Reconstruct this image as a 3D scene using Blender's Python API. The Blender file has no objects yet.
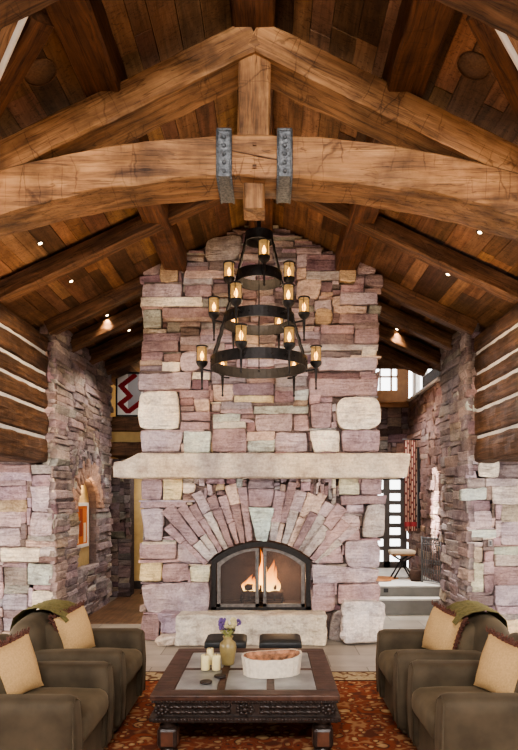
import bpy, bmesh, math, random
from mathutils import Vector, Matrix, noise as mnoise

R = random.Random(11)
C = bpy.context.scene.collection
F = 620.0                      # focal length in px
CX, EYE, VX, VY = 0.1125, 1.75, 270.0, 500.0   # camera x, eye height, principal point in the 518x750 frame

def P(px, py, Y):
    return Vector((CX + (px - VX) * Y / F, Y, EYE - (py - VY) * Y / F))

def lin(c):
    out = []
    for v in c[:3]:
        v = v / 255.0
        out.append(v / 12.92 if v <= 0.04045 else ((v + 0.055) / 1.055) ** 2.4)
    return tuple(out) + (1.0,)

def ns(x, y, z):
    return mnoise.noise(Vector((x, y, z)))

# ------------------------------------------------------------------ mesh buffer
class MB:
    def __init__(s):
        s.v = []; s.f = []; s.c = []; s.sm = []
    def add(s, verts, faces, col=None, smooth=False):
        b = len(s.v)
        s.v += [tuple(p) for p in verts]
        s.f += [tuple(b + i for i in f) for f in faces]
        s.sm += [smooth] * len(faces)
        if col is not None and not isinstance(col, list):
            col = [col] * len(verts)
        s.c += col if col is not None else [(1, 1, 1, 1)] * len(verts)
    def merge(s, o, M=None):
        vs = [M @ Vector(p) for p in o.v] if M else o.v
        b = len(s.v)
        s.v += [tuple(p) for p in vs]; s.f += [tuple(b + i for i in f) for f in o.f]
        s.sm += o.sm; s.c += o.c
    def sx(s, k):
        s.v = [(p[0] * k, p[1], p[2]) for p in s.v]; return s
    def build(s, name, mat, parent=None, basis=None):
        me = bpy.data.meshes.new(name)
        me.from_pydata(s.v, [], s.f)
        me.polygons.foreach_set('use_smooth', s.sm)
        a = me.color_attributes.new('Col', 'FLOAT_COLOR', 'POINT')
        flat = [x for c in s.c for x in c]
        a.data.foreach_set('color', flat)
        bm = bmesh.new(); bm.from_mesh(me)
        bmesh.ops.recalc_face_normals(bm, faces=bm.faces); bm.to_mesh(me); bm.free()
        me.update()
        me.materials.append(mat)
        o = bpy.data.objects.new(name, me); C.objects.link(o)
        if parent is not None:
            o.parent = parent
            if parent.type == 'EMPTY':
                o.matrix_parent_inverse = parent.matrix_basis.inverted()
            elif parent.get('_basis'):
                o.matrix_parent_inverse = parent.matrix_basis.inverted()
        if basis is not None:
            o.matrix_basis = basis
        return o

def tag(o, label, cat=None, group=None, kind=None):
    if label: o['label'] = label
    if cat: o['category'] = cat
    if group: o['group'] = group
    if kind: o['kind'] = kind
    return o

def thing(name, label, cat, loc=(0, 0, 0), group=None):
    o = bpy.data.objects.new(name, None); C.objects.link(o)
    o.location = loc
    o.matrix_basis = Matrix.Translation(loc)
    o.empty_display_size = 0.1
    return tag(o, label, cat, group)

def struct(o):
    o['kind'] = 'structure'; return o

def copy_tree(o, parent=None):
    c = o.copy(); C.objects.link(c)
    if parent is not None: c.parent = parent
    for ch in [x for x in C.objects if x.parent == o]:
        copy_tree(ch, c)
    return c

# ------------------------------------------------------------------ shapes
BOXF = [(0, 1, 3, 2), (4, 6, 7, 5), (0, 4, 5, 1), (2, 3, 7, 6), (0, 2, 6, 4), (1, 5, 7, 3)]
def box(mb, x0, x1, y0, y1, z0, z1, col=None):
    mb.add([(x, y, z) for x in (x0, x1) for y in (y0, y1) for z in (z0, z1)], BOXF, col)

def soft(mb, c, s, r, n=6, fn=None, M=None, col=None, smooth=True):
    """rounded box, centre c, full size s, radius r, fn deforms local point"""
    hx, hy, hz = s[0] / 2, s[1] / 2, s[2] / 2
    idx = {}; vs = []; fs = []
    def vid(i, j, k):
        if (i, j, k) in idx: return idx[(i, j, k)]
        p = [(2 * i / n - 1), (2 * j / n - 1), (2 * k / n - 1)]
        # concentrate samples near the edges
        p = [math.copysign(abs(a) ** 0.75, a) for a in p]
        p = Vector((p[0] * hx, p[1] * hy, p[2] * hz))
        q = Vector((max(-hx + r, min(hx - r, p.x)), max(-hy + r, min(hy - r, p.y)), max(-hz + r, min(hz - r, p.z))))
        d = p - q
        if d.length > 1e-9: p = q + d.normalized() * r
        if fn: p = Vector(fn(p, hx, hy, hz))
        p = p + Vector(c)
        if M: p = M @ p
        idx[(i, j, k)] = len(vs); vs.append(p); return len(vs) - 1
    for a in range(n):
        for b in range(n):
            for k in (0, n):
                fs.append((vid(a, b, k), vid(a + 1, b, k), vid(a + 1, b + 1, k), vid(a, b + 1, k)))
                fs.append((vid(a, k, b), vid(a + 1, k, b), vid(a + 1, k, b + 1), vid(a, k, b + 1)))
                fs.append((vid(k, a, b), vid(k, a + 1, b), vid(k, a + 1, b + 1), vid(k, a, b + 1)))
    mb.add(vs, fs, col, smooth)

def lathe(mb, prof, c=(0, 0, 0), n=20, col=None, smooth=True, M=None):
    vs = []; fs = []
    for r, z in prof:
        for k in range(n):
            a = 2 * math.pi * k / n
            p = Vector((c[0] + r * math.cos(a), c[1] + r * math.sin(a), c[2] + z))
            vs.append(M @ p if M else p)
    for i in range(len(prof) - 1):
        for k in range(n):
            k2 = (k + 1) % n
            fs.append((i * n + k, i * n + k2, (i + 1) * n + k2, (i + 1) * n + k))
    fs.append(tuple(range(n))[::-1]); fs.append(tuple((len(prof) - 1) * n + k for k in range(n)))
    mb.add(vs, fs, col, smooth)

def tube(mb, pts, r, n=8, col=None, closed=False, smooth=True):
    pts = [Vector(p) for p in pts]; m = len(pts)
    vs = []; fs = []
    up = Vector((0.13, 0.27, 0.95)).normalized()
    for i, p in enumerate(pts):
        if closed: t = pts[(i + 1) % m] - pts[i - 1]
        else: t = pts[min(i + 1, m - 1)] - pts[max(i - 1, 0)]
        t.normalize()
        u = t.cross(up)
        if u.length < 1e-4: u = t.cross(Vector((1, 0, 0)))
        u.normalize(); w = u.cross(t)
        rr = r[i] if isinstance(r, (list, tuple)) else r
        for k in range(n):
            a = 2 * math.pi * k / n
            vs.append(p + u * (rr * math.cos(a)) + w * (rr * math.sin(a)))
    for i in range(m if closed else m - 1):
        j = (i + 1) % m
        for k in range(n):
            k2 = (k + 1) % n
            fs.append((i * n + k, i * n + k2, j * n + k2, j * n + k))
    if not closed:
        fs.append(tuple(range(n))); fs.append(tuple((m - 1) * n + k for k in range(n)))
    mb.add(vs, fs, col, smooth)

def prism(mb, poly, fn, d0, d1, col=None):
    """extrude a polygon of (a,b) between depths; fn(a,b,d)->xyz"""
    n = len(poly)
    vs = [fn(a, b, d0) for a, b in poly] + [fn(a, b, d1) for a, b in poly]
    fs = [tuple(range(n)), tuple(range(n, 2 * n))] + [(i, (i + 1) % n, n + (i + 1) % n, n + i) for i in range(n)]
    mb.add(vs, fs, col)

def hewn(mb, L, prof, rough=0.008, step=0.07, seed=0.0, bend=None, sub=3, cham=0.014):
    """hand hewn timber: polygon profile (y,z) swept along x from 0..L with adze waves"""
    ring = []; n = len(prof)
    cen = (sum(p[0] for p in prof) / n, sum(p[1] for p in prof) / n)
    for i in range(n):
        a = prof[i]; b = prof[(i + 1) % n]
        d = math.hypot(b[0] - a[0], b[1] - a[1])
        c = min(cham, d * 0.3) / d
        ts = [c + (1 - 2 * c) * k / sub for k in range(sub + 1)]
        nx, ny = (b[1] - a[1]) / d, -(b[0] - a[0]) / d
        if nx * ((a[0] + b[0]) / 2 - cen[0]) + ny * ((a[1] + b[1]) / 2 - cen[1]) < 0: nx, ny = -nx, -ny
        for t in ts:
            ring.append((a[0] + (b[0] - a[0]) * t, a[1] + (b[1] - a[1]) * t, nx, ny, i))
    m = max(4, int(L / step)); vs = []; fs = []; K = len(ring)
    for q in range(m + 1):
        x = L * q / m
        for (y, z, nx, ny, i) in ring:
            h = ns(x * 5 + seed, y * 7 + i * 9.1, z * 7 + seed) + 0.5 * ns(x * 13, y * 15 + seed, z * 15 + i)
            d = rough * h
            pt = (x, y + nx * d, z + ny * d)
            vs.append(bend(*pt) if bend else pt)
    for q in range(m):
        for k in range(K):
            k2 = (k + 1) % K
            fs.append((q * K + k, q * K + k2, (q + 1) * K + k2, (q + 1) * K + k))
    fs.append(tuple(range(K))); fs.append(tuple(m * K + k for k in range(K)))
    mb.add(vs, fs, None, False)

_seed = [0.0]
def beam(name, p0, p1, prof, mat, parent=None, rough=0.008, up=(0, 0, 1), **kw):
    p0 = Vector(p0); p1 = Vector(p1)
    x = (p1 - p0); L = x.length; x.normalize()
    z = Vector(up); y = z.cross(x).normalized(); z = x.cross(y)
    M = Matrix(((x.x, y.x, z.x, p0.x), (x.y, y.y, z.y, p0.y), (x.z, y.z, z.z, p0.z), (0, 0, 0, 1)))
    _seed[0] += 3.7
    mb = MB(); hewn(mb, L, prof, rough, seed=_seed[0], **kw)
    o = mb.build(name, mat, parent, basis=M)
    return o

def rect(w, h0, h1):
    return [(-w / 2, h0), (w / 2, h0), (w / 2, h1), (-w / 2, h1)]

# ------------------------------------------------------------------ materials
def newmat(name):
    m = bpy.data.materials.new(name); m.use_nodes = True
    nt = m.node_tree; nt.nodes.clear()
    out = nt.nodes.new('ShaderNodeOutputMaterial'); b = nt.nodes.new('ShaderNodeBsdfPrincipled')
    nt.links.new(b.outputs[0], out.inputs[0])
    return m, nt, b, out

def N(nt, t, **kw):
    n = nt.nodes.new(t)
    for k, v in kw.items():
        if hasattr(n, k): setattr(n, k, v)
        else: n.inputs[k].default_value = v
    return n

def ramp(nt, fac, stops):
    r = nt.nodes.new('ShaderNodeValToRGB')
    el = r.color_ramp.elements
    while len(el) < len(stops): el.new(0.5)
    for e, (p, c) in zip(el, stops):
        e.position = p; e.color = c
    nt.links.new(fac, r.inputs[0]); return r

def coords(nt, scale=(1, 1, 1), kind='Object'):
    tc = nt.nodes.new('ShaderNodeTexCoord'); mp = nt.nodes.new('ShaderNodeMapping')
    mp.inputs['Scale'].default_value = scale
    nt.links.new(tc.outputs[kind], mp.inputs[0]); return mp.outputs[0]

def mix(nt, a, b, fac, mode='MIX'):
    m = nt.nodes.new('ShaderNodeMix'); m.data_type = 'RGBA'; m.blend_type = mode
    for s, v in ((m.inputs[6], a), (m.inputs[7], b)):
        if isinstance(v, tuple): s.default_value = v
        else: nt.links.new(v, s)
    if isinstance(fac, float): m.inputs[0].default_value = fac
    else: nt.links.new(fac, m.inputs[0])
    return m.outputs[2]

def bump(nt, b, h, strength, dist=0.02):
    n = nt.nodes.new('ShaderNodeBump'); n.inputs['Strength'].default_value = strength
    n.inputs['Distance'].default_value = dist
    nt.links.new(h, n.inputs['Height']); nt.links.new(n.outputs[0], b.inputs['Normal'])

def simple(name, col, rough=0.6, metal=0.0, var=0.25, scale=12, bmp=0.0, sheen=0.0, spec=0.5):
    m, nt, b, out = newmat(name)
    n = N(nt, 'ShaderNodeTexNoise', Scale=scale, Detail=6.0); nt.links.new(coords(nt), n.inputs['Vector'])
    c = lin(col)
    d = tuple(x * (1 - var) for x in c[:3]) + (1,); l = tuple(min(1, x * (1 + var)) for x in c[:3]) + (1,)
    r = ramp(nt, n.outputs[0], [(0.3, d), (0.7, l)])
    nt.links.new(r.outputs[0], b.inputs['Base Color'])
    b.inputs['Roughness'].default_value = rough; b.inputs['Metallic'].default_value = metal
    b.inputs['Specular IOR Level'].default_value = spec
    if sheen:
        b.inputs['Sheen Weight'].default_value = sheen; b.inputs['Sheen Roughness'].default_value = 0.4
        b.inputs['Sheen Tint'].default_value = tuple(min(1, x * 2.2 + 0.02) for x in c[:3]) + (1,)
    if bmp: bump(nt, b, n.outputs[0], bmp)
    return m

def emit(name, col, s):
    m, nt, b, out = newmat(name)
    b.inputs['Base Color'].default_value = (0.8, 0.8, 0.8, 1)
    b.inputs['Emission Color'].default_value = lin(col); b.inputs['Emission Strength'].default_value = s
    return m

def stone_mat(name, gain=1.0, tint=(1, 1, 1), strata=1.0):
    m, nt, b, out = newmat(name)
    at = N(nt, 'ShaderNodeAttribute', attribute_name='Col')
    co = coords(nt)
    n1 = N(nt, 'ShaderNodeTexNoise', Scale=5.0, Detail=8.0, Roughness=0.65); nt.links.new(co, n1.inputs['Vector'])
    n2 = N(nt, 'ShaderNodeTexNoise', Scale=34.0, Detail=6.0, Roughness=0.7); nt.links.new(co, n2.inputs['Vector'])
    mp = coords(nt, (3, 3, 22)); n3 = N(nt, 'ShaderNodeTexNoise', Scale=1.6, Detail=5.0); nt.links.new(mp, n3.inputs['Vector'])
    r1 = ramp(nt, n1.outputs[0], [(0.3, (0.62, 0.58, 0.60, 1)), (0.52, (1.0, 1.0, 1.0, 1)), (0.72, (1.22, 1.17, 1.10, 1))])
    r2 = ramp(nt, n2.outputs[0], [(0.3, (0.72, 0.70, 0.72, 1)), (0.62, (1.1, 1.1, 1.1, 1))])
    r3 = ramp(nt, n3.outputs[0], [(0.36, (0.80, 0.76, 0.78, 1)), (0.6, (1.06, 1.05, 1.04, 1))])
    c = mix(nt, at.outputs['Color'], r1.outputs[0], 1.0, 'MULTIPLY')
    c = mix(nt, c, r2.outputs[0], 1.0, 'MULTIPLY')
    c = mix(nt, c, r3.outputs[0], 0.55, 'MULTIPLY')
    c = mix(nt, c, (gain * tint[0], gain * tint[1], gain * tint[2], 1), 1.0, 'MULTIPLY')
    n5 = N(nt, 'ShaderNodeTexNoise', Scale=1.0, Detail=4.0, Distortion=0.8); nt.links.new(coords(nt, (2.2, 2.2, 26)), n5.inputs['Vector'])
    r5 = ramp(nt, n5.outputs[0], [(0.455, (1, 1, 1, 1)), (0.485, (0.66, 0.62, 0.61, 1)), (0.515, (1, 1, 1, 1))])
    n6 = N(nt, 'ShaderNodeTexNoise', Scale=3.5, Detail=3.0); nt.links.new(co, n6.inputs['Vector'])
    r6 = ramp(nt, n6.outputs[0], [(0.42, (0, 0, 0, 1)), (0.58, (0.8 * strata, 0.8 * strata, 0.8 * strata, 1))]); s6 = N(nt, 'ShaderNodeSeparateColor'); nt.links.new(r6.outputs[0], s6.inputs[0])
    c = mix(nt, c, r5.outputs[0], s6.outputs[0], 'MULTIPLY')
    n7 = N(nt, 'ShaderNodeTexNoise', Scale=1.7, Detail=4.0); nt.links.new(co, n7.inputs['Vector'])
    r7 = ramp(nt, n7.outputs[0], [(0.35, (1.06, 0.98, 0.90, 1)), (0.65, (0.96, 0.97, 1.02, 1))])
    c = mix(nt, c, r7.outputs[0], 1.0, 'MULTIPLY')
    nt.links.new(c, b.inputs['Base Color'])
    b.inputs['Roughness'].default_value = 0.85; b.inputs['Specular IOR Level'].default_value = 0.25
    ad = N(nt, 'ShaderNodeMath', operation='ADD'); nt.links.new(n1.outputs[0], ad.inputs[0]); nt.links.new(n2.outputs[0], ad.inputs[1])
    ad2 = N(nt, 'ShaderNodeMath', operation='ADD'); nt.links.new(ad.outputs[0], ad2.inputs[0]); s5 = N(nt, 'ShaderNodeMath', operation='MULTIPLY'); nt.links.new(r5.outputs[0], s5.inputs[0]); s5.inputs[1].default_value = strata * 0.8; nt.links.new(s5.outputs[0], ad2.inputs[1])
    bump(nt, b, ad2.outputs[0], 0.9, 0.022)
    return m

def wood_mat(name, dark, mid, light, grain=(1.3, 13, 13), rough=0.62, vcol=False, marks=0.5, bmp=0.5, rand=0.0, blotch=0.5):
    m, nt, b, out = newmat(name)
    co = coords(nt, grain)
    n1 = N(nt, 'ShaderNodeTexNoise', Scale=1.4, Detail=8.0, Roughness=0.62, Distortion=0.6); nt.links.new(co, n1.inputs['Vector'])
    n2 = N(nt, 'ShaderNodeTexNoise', Scale=2.2, Detail=5.0, Roughness=0.6); nt.links.new(coords(nt), n2.inputs['Vector'])
    r1 = ramp(nt, n1.outputs[0], [(0.25, lin(dark)), (0.5, lin(mid)), (0.75, lin(light))])
    r2 = ramp(nt, n2.outputs[0], [(0.3, (blotch, blotch * 0.92, blotch * 0.85, 1)), (0.55, (1.0, 1.0, 1.0, 1)), (0.75, (1.2, 1.18, 1.15, 1))])
    c = mix(nt, r1.outputs[0], r2.outputs[0], 0.9, 'MULTIPLY')
    # checks (long cracks) and adze marks
    vo = N(nt, 'ShaderNodeTexNoise', Scale=1.0, Detail=3.0, Distortion=0.4)
    nt.links.new(coords(nt, (0.7, 22, 22)), vo.inputs['Vector'])
    rk = ramp(nt, vo.outputs[0], [(0.482, (1, 1, 1, 1)), (0.5, (0.3, 0.26, 0.24, 1)), (0.518, (1, 1, 1, 1))])
    c = mix(nt, c, rk.outputs[0], 0.8, 'MULTIPLY')
    if marks:
        v = N(nt, 'ShaderNodeTexVoronoi', Scale=1.0, feature='DISTANCE_TO_EDGE')
        vn = N(nt, 'ShaderNodeMix', data_type='VECTOR'); vn.inputs[0].default_value = 0.35
        nd = N(nt, 'ShaderNodeTexNoise', Scale=9.0, Detail=3.0); nt.links.new(coords(nt), nd.inputs['Vector'])
        nt.links.new(coords(nt, (15, 3.0, 3.0)), vn.inputs[4]); nt.links.new(nd.outputs['Color'], vn.inputs[5]); nt.links.new(vn.outputs[1], v.inputs['Vector'])
        n4 = N(nt, 'ShaderNodeTexNoise', Scale=3.0, Detail=2.0); nt.links.new(coords(nt), n4.inputs['Vector'])
        rv = ramp(nt, v.outputs['Distance'], [(0.0, (0.35, 0.3, 0.27, 1)), (0.035, (1, 1, 1, 1))])
        rm = ramp(nt, n4.outputs[0], [(0.5, (0, 0, 0, 1)), (0.6, (marks, marks, marks, 1))])
        sep = N(nt, 'ShaderNodeSeparateColor'); nt.links.new(rm.outputs[0], sep.inputs[0])
        c = mix(nt, c, rv.outputs[0], sep.outputs[0], 'MULTIPLY')
    if vcol:
        at = N(nt, 'ShaderNodeAttribute', attribute_name='Col'); c = mix(nt, c, at.outputs['Color'], 1.0, 'MULTIPLY')
    nt.links.new(c, b.inputs['Base Color'])
    b.inputs['Roughness'].default_value = rough; b.inputs['Specular IOR Level'].default_value = 0.3
    ad = N(nt, 'ShaderNodeMath', operation='ADD'); nt.links.new(n1.outputs[0], ad.inputs[0]); nt.links.new(vo.outputs[0], ad.inputs[1])
    bump(nt, b, ad.outputs[0], bmp, 0.015)
    return m

M = {}
M['stone'] = stone_mat('ledge stone', 1.2, (1.01, 1.0, 0.94))
M['stone_warm'] = stone_mat('ledge stone warm light tint', 0.95, (1.08, 0.93, 0.86))  # dimmer copy of the ledge stone, warm hall light put into its tint
M['mantel'] = stone_mat('pale mantel stone', 1.0, (1, 1, 1), 0.25)
M['timber'] = wood_mat('pale hewn timber', (82, 56, 38), (154, 111, 73), (190, 144, 98), marks=0.8, blotch=0.26)
M['timber_dark'] = wood_mat('brown hewn timber', (52, 36, 26), (104, 73, 50), (142, 104, 74), marks=0.6)
M['purlin'] = wood_mat('red brown hewn timber', (50, 33, 23), (98, 64, 42), (132, 90, 60), marks=0.5)
M['plank'] = wood_mat('ceiling planks', (86, 64, 46), (134, 98, 70), (166, 126, 92), grain=(14, 1.2, 14), vcol=True, marks=0.0, bmp=0.25)
M['plank_plain'] = wood_mat('pale board', (120, 86, 60), (158, 116, 82), (188, 146, 106), marks=0.0, bmp=0.2)
M['corridor_wood'] = wood_mat('brown corridor boards', (74, 54, 40), (116, 88, 66), (142, 112, 86), grain=(14, 1.2, 14), marks=0.0, bmp=0.1, rough=0.4)
M['log'] = wood_mat('wall logs', (46, 33, 26), (90, 65, 48), (132, 97, 68), marks=0.7, bmp=0.7)
M['chink'] = simple('white chinking', (214, 208, 200), 0.9, var=0.08, bmp=0.2)
M['ridge'] = M['purlin']
M['iron'] = simple('blackened iron', (38, 34, 32), 0.55, 0.6, 0.35, 30, 0.2)
M['strap'] = simple('grey forged iron', (104, 106, 108), 0.5, 0.55, 0.45, 55, 0.6)
M['plaster'] = simple('tan plaster', (196, 166, 112), 0.9, var=0.08, bmp=0.05)
M['wall'] = simple('cream plaster', (205, 190, 165), 0.9, var=0.06)
M['door_iron'] = simple('worn grey iron', (92, 86, 82), 0.55, 0.3, 0.35, 30, 0.2)
M['door_frame'] = simple('grey brown door frame', (78, 72, 68), 0.6, 0, 0.15)
M['velvet'] = simple('olive brown velvet', (76, 66, 52), 0.75, 0, 0.34, 5, 0.06, sheen=0.6, spec=0.2)
M['velvet_seat'] = simple('olive brown velvet cushion', (82, 71, 55), 0.75, 0, 0.34, 5, 0.06, sheen=0.6, spec=0.2)
M['throw'] = simple('olive green wool', (98, 90, 50), 0.9, 0, 0.3, 40, 0.5, sheen=0.2)
M['pillow'] = simple('tan woven cloth', (184, 150, 104), 0.9, 0, 0.12, 90, 0.25)
M['fringe'] = simple('dark rust fringe', (88, 52, 40), 0.9, 0, 0.5, 80, 0.6)
M['leather'] = simple('black leather', (30, 32, 32), 0.52, 0, 0.3, 25, 0.1)
M['ebony'] = simple('dark carved wood', (48, 37, 32), 0.42, 0, 0.45, 22, 0.25)
M['block'] = simple('worn brown wood', (92, 58, 42), 0.45, 0, 0.3, 14, 0.15)
M['tablewood'] = wood_mat('table frame wood', (52, 36, 30), (78, 55, 46), (104, 76, 63), grain=(8, 8, 8), marks=0, bmp=0.15, rough=0.4)
M['slate'] = simple('grey slate', (142, 142, 140), 0.35, 0, 0.42, 5, 0.12)
M['candle'] = simple('cream wax', (238, 222, 168), 0.5, 0, 0.04)
M['vase'] = simple('olive glazed pottery', (150, 132, 88), 0.3, 0, 0.3, 9, 0.05)
M['stem'] = simple('pale green stems', (150, 152, 92), 0.8, 0, 0.25)
M['petal'] = simple('violet petals', (98, 74, 124), 0.8, 0, 0.35, 50)
M['petal_y'] = simple('pale yellow flower heads', (184, 172, 126), 0.8, 0, 0.25, 50)
M['bark'] = simple('whitewashed bark', (226, 212, 192), 0.8, 0, 0.12, 35, 0.5)
M['bowl_in'] = simple('red brown bowl hollow', (150, 106, 78), 0.6, 0, 0.75, 22, 0.6)
M['coaster'] = simple('dark coaster', (48, 38, 34), 0.5)
M['soot'] = simple('sooty firebrick', (64, 48, 40), 0.9, 0, 0.4, 10, 0.3)
M['charlog'] = simple('charred log', (58, 38, 26), 0.9, 0, 0.6, 18, 0.6)
M['white_trim'] = simple('white trim', (224, 216, 204), 0.6, 0, 0.05)
M['speaker'] = simple('brown speaker grille', (112, 82, 58), 0.7, 0, 0.25, 60, 0.3)
M['bronze'] = simple('dark bronze', (60, 46, 34), 0.45, 0.5, 0.2)
M['black'] = simple('black painted frame', (26, 24, 24), 0.5, 0, 0.2)
M['railing'] = simple('grey wrought iron', (98, 98, 98), 0.5, 0.4, 0.2)
M['step'] = simple('pale limestone', (205, 200, 190), 0.6, 0, 0.1, 6, 0.05)
M['riser'] = simple('grey riser stone', (122, 120, 114), 0.7, 0, 0.12, 6)
M['hide'] = simple('tawny hide', (170, 112, 62), 0.9, 0, 0.35, 10, 0.2)
M['sofa_cream'] = simple('cream bench pad', (222, 206, 178), 0.8, 0, 0.08)
M['basket'] = simple('dark wicker', (70, 48, 36), 0.8, 0, 0.4, 40, 0.5)
M['frame_wood'] = simple('honey window wood', (150, 104, 62), 0.5, 0, 0.2, 10)
M['plate'] = simple('outlet plate', (150, 140, 138), 0.4, 0, 0.05)
M['down'] = emit('downlight lens', (255, 226, 180), 14.0)
M['bulb'] = emit('candle bulb', (255, 190, 90), 11.0)

# amber seeded glass
m, nt, b, out = newmat('amber glass'); M['amber'] = m
tr = N(nt, 'ShaderNodeBsdfTransparent'); tr.inputs[0].default_value = (1.0, 0.86, 0.64, 1)
em = N(nt, 'ShaderNodeEmission'); em.inputs[0].default_value = lin((255, 196, 122)); em.inputs[1].default_value = 0.5
n = N(nt, 'ShaderNodeTexNoise', Scale=40.0, Detail=3.0); nt.links.new(coords(nt), n.inputs['Vector'])
r = ramp(nt, n.outputs[0], [(0.35, (0.40, 0.40, 0.40, 1)), (0.7, (0.75, 0.75, 0.75, 1))])
mx = N(nt, 'ShaderNodeMixShader'); nt.links.new(r.outputs[0], mx.inputs[0])
nt.links.new(tr.outputs[0], mx.inputs[1]); nt.links.new(em.outputs[0], mx.inputs[2]); nt.links.new(mx.outputs[0], out.inputs[0])

# clear glass
m, nt, b, out = newmat('window glass'); M['glass'] = m
tr = N(nt, 'ShaderNodeBsdfTransparent'); gl = N(nt, 'ShaderNodeBsdfGlossy', Roughness=0.05)
mx = N(nt, 'ShaderNodeMixShader'); mx.inputs[0].default_value = 0.06
nt.links.new(tr.outputs[0], mx.inputs[1]); nt.links.new(gl.outputs[0], mx.inputs[2]); nt.links.new(mx.outputs[0], out.inputs[0])

# fire screen mesh
m, nt, b, out = newmat('fine fire screen mesh'); M['screen'] = m
tr = N(nt, 'ShaderNodeBsdfTransparent'); mx = N(nt, 'ShaderNodeMixShader'); mx.inputs[0].default_value = 0.32
b.inputs['Base Color'].default_value = lin((92, 82, 78)); b.inputs['Roughness'].default_value = 0.6
nt.links.new(tr.outputs[0], mx.inputs[1]); nt.links.new(b.outputs[0], mx.inputs[2]); nt.links.new(mx.outputs[0], out.inputs[0])

# flames
m, nt, b, out = newmat('flame'); M['flame'] = m
at = N(nt, 'ShaderNodeAttribute', attribute_name='Col')
em = N(nt, 'ShaderNodeEmission'); em.inputs[1].default_value = 3.4
nt.links.new(at.outputs['Color'], em.inputs[0]); tr = N(nt, 'ShaderNodeBsdfTransparent')
mx = N(nt, 'ShaderNodeMixShader'); nt.links.new(at.outputs['Alpha'], mx.inputs[0])
nt.links.new(tr.outputs[0], mx.inputs[1]); nt.links.new(em.outputs[0], mx.inputs[2]); nt.links.new(mx.outputs[0], out.inputs[0])

# vertex coloured cloth
m, nt, b, out = newmat('woven wool'); M['woven'] = m
at = N(nt, 'ShaderNodeAttribute', attribute_name='Col'); nt.links.new(at.outputs['Color'], b.inputs['Base Color'])
b.inputs['Roughness'].default_value = 0.95
n = N(nt, 'ShaderNodeTexNoise', Scale=150.0); nt.links.new(coords(nt), n.inputs['Vector']); bump(nt, b, n.outputs[0], 0.3, 0.01)

# floor: flagstones
m, nt, b, out = newmat('flagstone floor'); M['floor'] = m
br = N(nt, 'ShaderNodeTexBrick'); br.inputs['Scale'].default_value = 1.0
br.inputs['Brick Width'].default_value = 0.75; br.inputs['Row Height'].default_value = 0.5
br.inputs['Mortar Size'].default_value = 0.006; br.offset = 0.5
br.inputs['Color1'].default_value = lin((176, 168, 156)); br.inputs['Color2'].default_value = lin((146, 136, 124)); br.inputs['Mortar'].default_value = lin((104, 98, 90))
nt.links.new(coords(nt), br.inputs['Vector'])
n = N(nt, 'ShaderNodeTexNoise', Scale=2.5, Detail=7.0); nt.links.new(coords(nt), n.inputs['Vector'])
r = ramp(nt, n.outputs[0], [(0.3, (0.74, 0.72, 0.70, 1)), (0.7, (1.1, 1.1, 1.1, 1))])
nt.links.new(mix(nt, br.outputs[0], r.outputs[0], 1.0, 'MULTIPLY'), b.inputs['Base Color'])
b.inputs['Roughness'].default_value = 0.35

# persian rug
m, nt, b, out = newmat('persian rug'); M['rug'] = m
co = coords(nt)
w1 = N(nt, 'ShaderNodeTexNoise', Scale=7.0, Detail=2.0); nt.links.new(co, w1.inputs['Vector'])
wmix = N(nt, 'ShaderNodeMix', data_type='VECTOR'); wmix.inputs[0].default_value = 0.06
nt.links.new(co, wmix.inputs[4]); nt.links.new(w1.outputs['Color'], wmix.inputs[5])
v1 = N(nt, 'ShaderNodeTexVoronoi', Scale=5.5); nt.links.new(wmix.outputs[1], v1.inputs['Vector'])
v2 = N(nt, 'ShaderNodeTexVoronoi', Scale=15.0); nt.links.new(wmix.outputs[1], v2.inputs['Vector'])
r1 = ramp(nt, v1.outputs['Distance'], [(0.0, lin((196, 170, 128))), (0.24, lin((172, 132, 92))), (0.29, lin((64, 46, 40))), (0.36, lin((132, 68, 46))), (0.52, lin((136, 72, 48))), (0.62, lin((96, 56, 42)))])
r2 = ramp(nt, v2.outputs['Distance'], [(0.0, lin((196, 170, 128))), (0.3, lin((164, 124, 86))), (0.36, lin((70, 48, 42))), (0.45, lin((134, 70, 48))), (0.62, lin((122, 64, 46))), (0.75, lin((156, 116, 82)))])
n3 = N(nt, 'ShaderNodeTexNoise', Scale=6.0, Detail=1.0); nt.links.new(co, n3.inputs['Vector'])
r3 = ramp(nt, n3.outputs[0], [(0.42, (0, 0, 0, 1)), (0.5, (1, 1, 1, 1))])
field = mix(nt, r1.outputs[0], r2.outputs[0], r3.outputs[0])
at = N(nt, 'ShaderNodeAttribute', attribute_name='Col')
bord = ramp(nt, v2.outputs['Distance'], [(0.0, lin((126, 84, 62))), (0.22, lin((176, 156, 120))), (0.5, lin((184, 166, 134))), (0.72, lin((110, 80, 60)))])
sp = N(nt, 'ShaderNodeSeparateColor'); nt.links.new(at.outputs['Color'], sp.inputs[0])
c = mix(nt, field, bord.outputs[0], sp.outputs[0])
c = mix(nt, c, lin((70, 36, 24)), sp.outputs[1])
nt.links.new(c, b.inputs['Base Color']); b.inputs['Roughness'].default_value = 0.95; b.inputs['Specular IOR Level'].default_value = 0.1
n = N(nt, 'ShaderNodeTexNoise', Scale=180.0); nt.links.new(co, n.inputs['Vector']); bump(nt, b, n.outputs[0], 0.3, 0.01)

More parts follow.
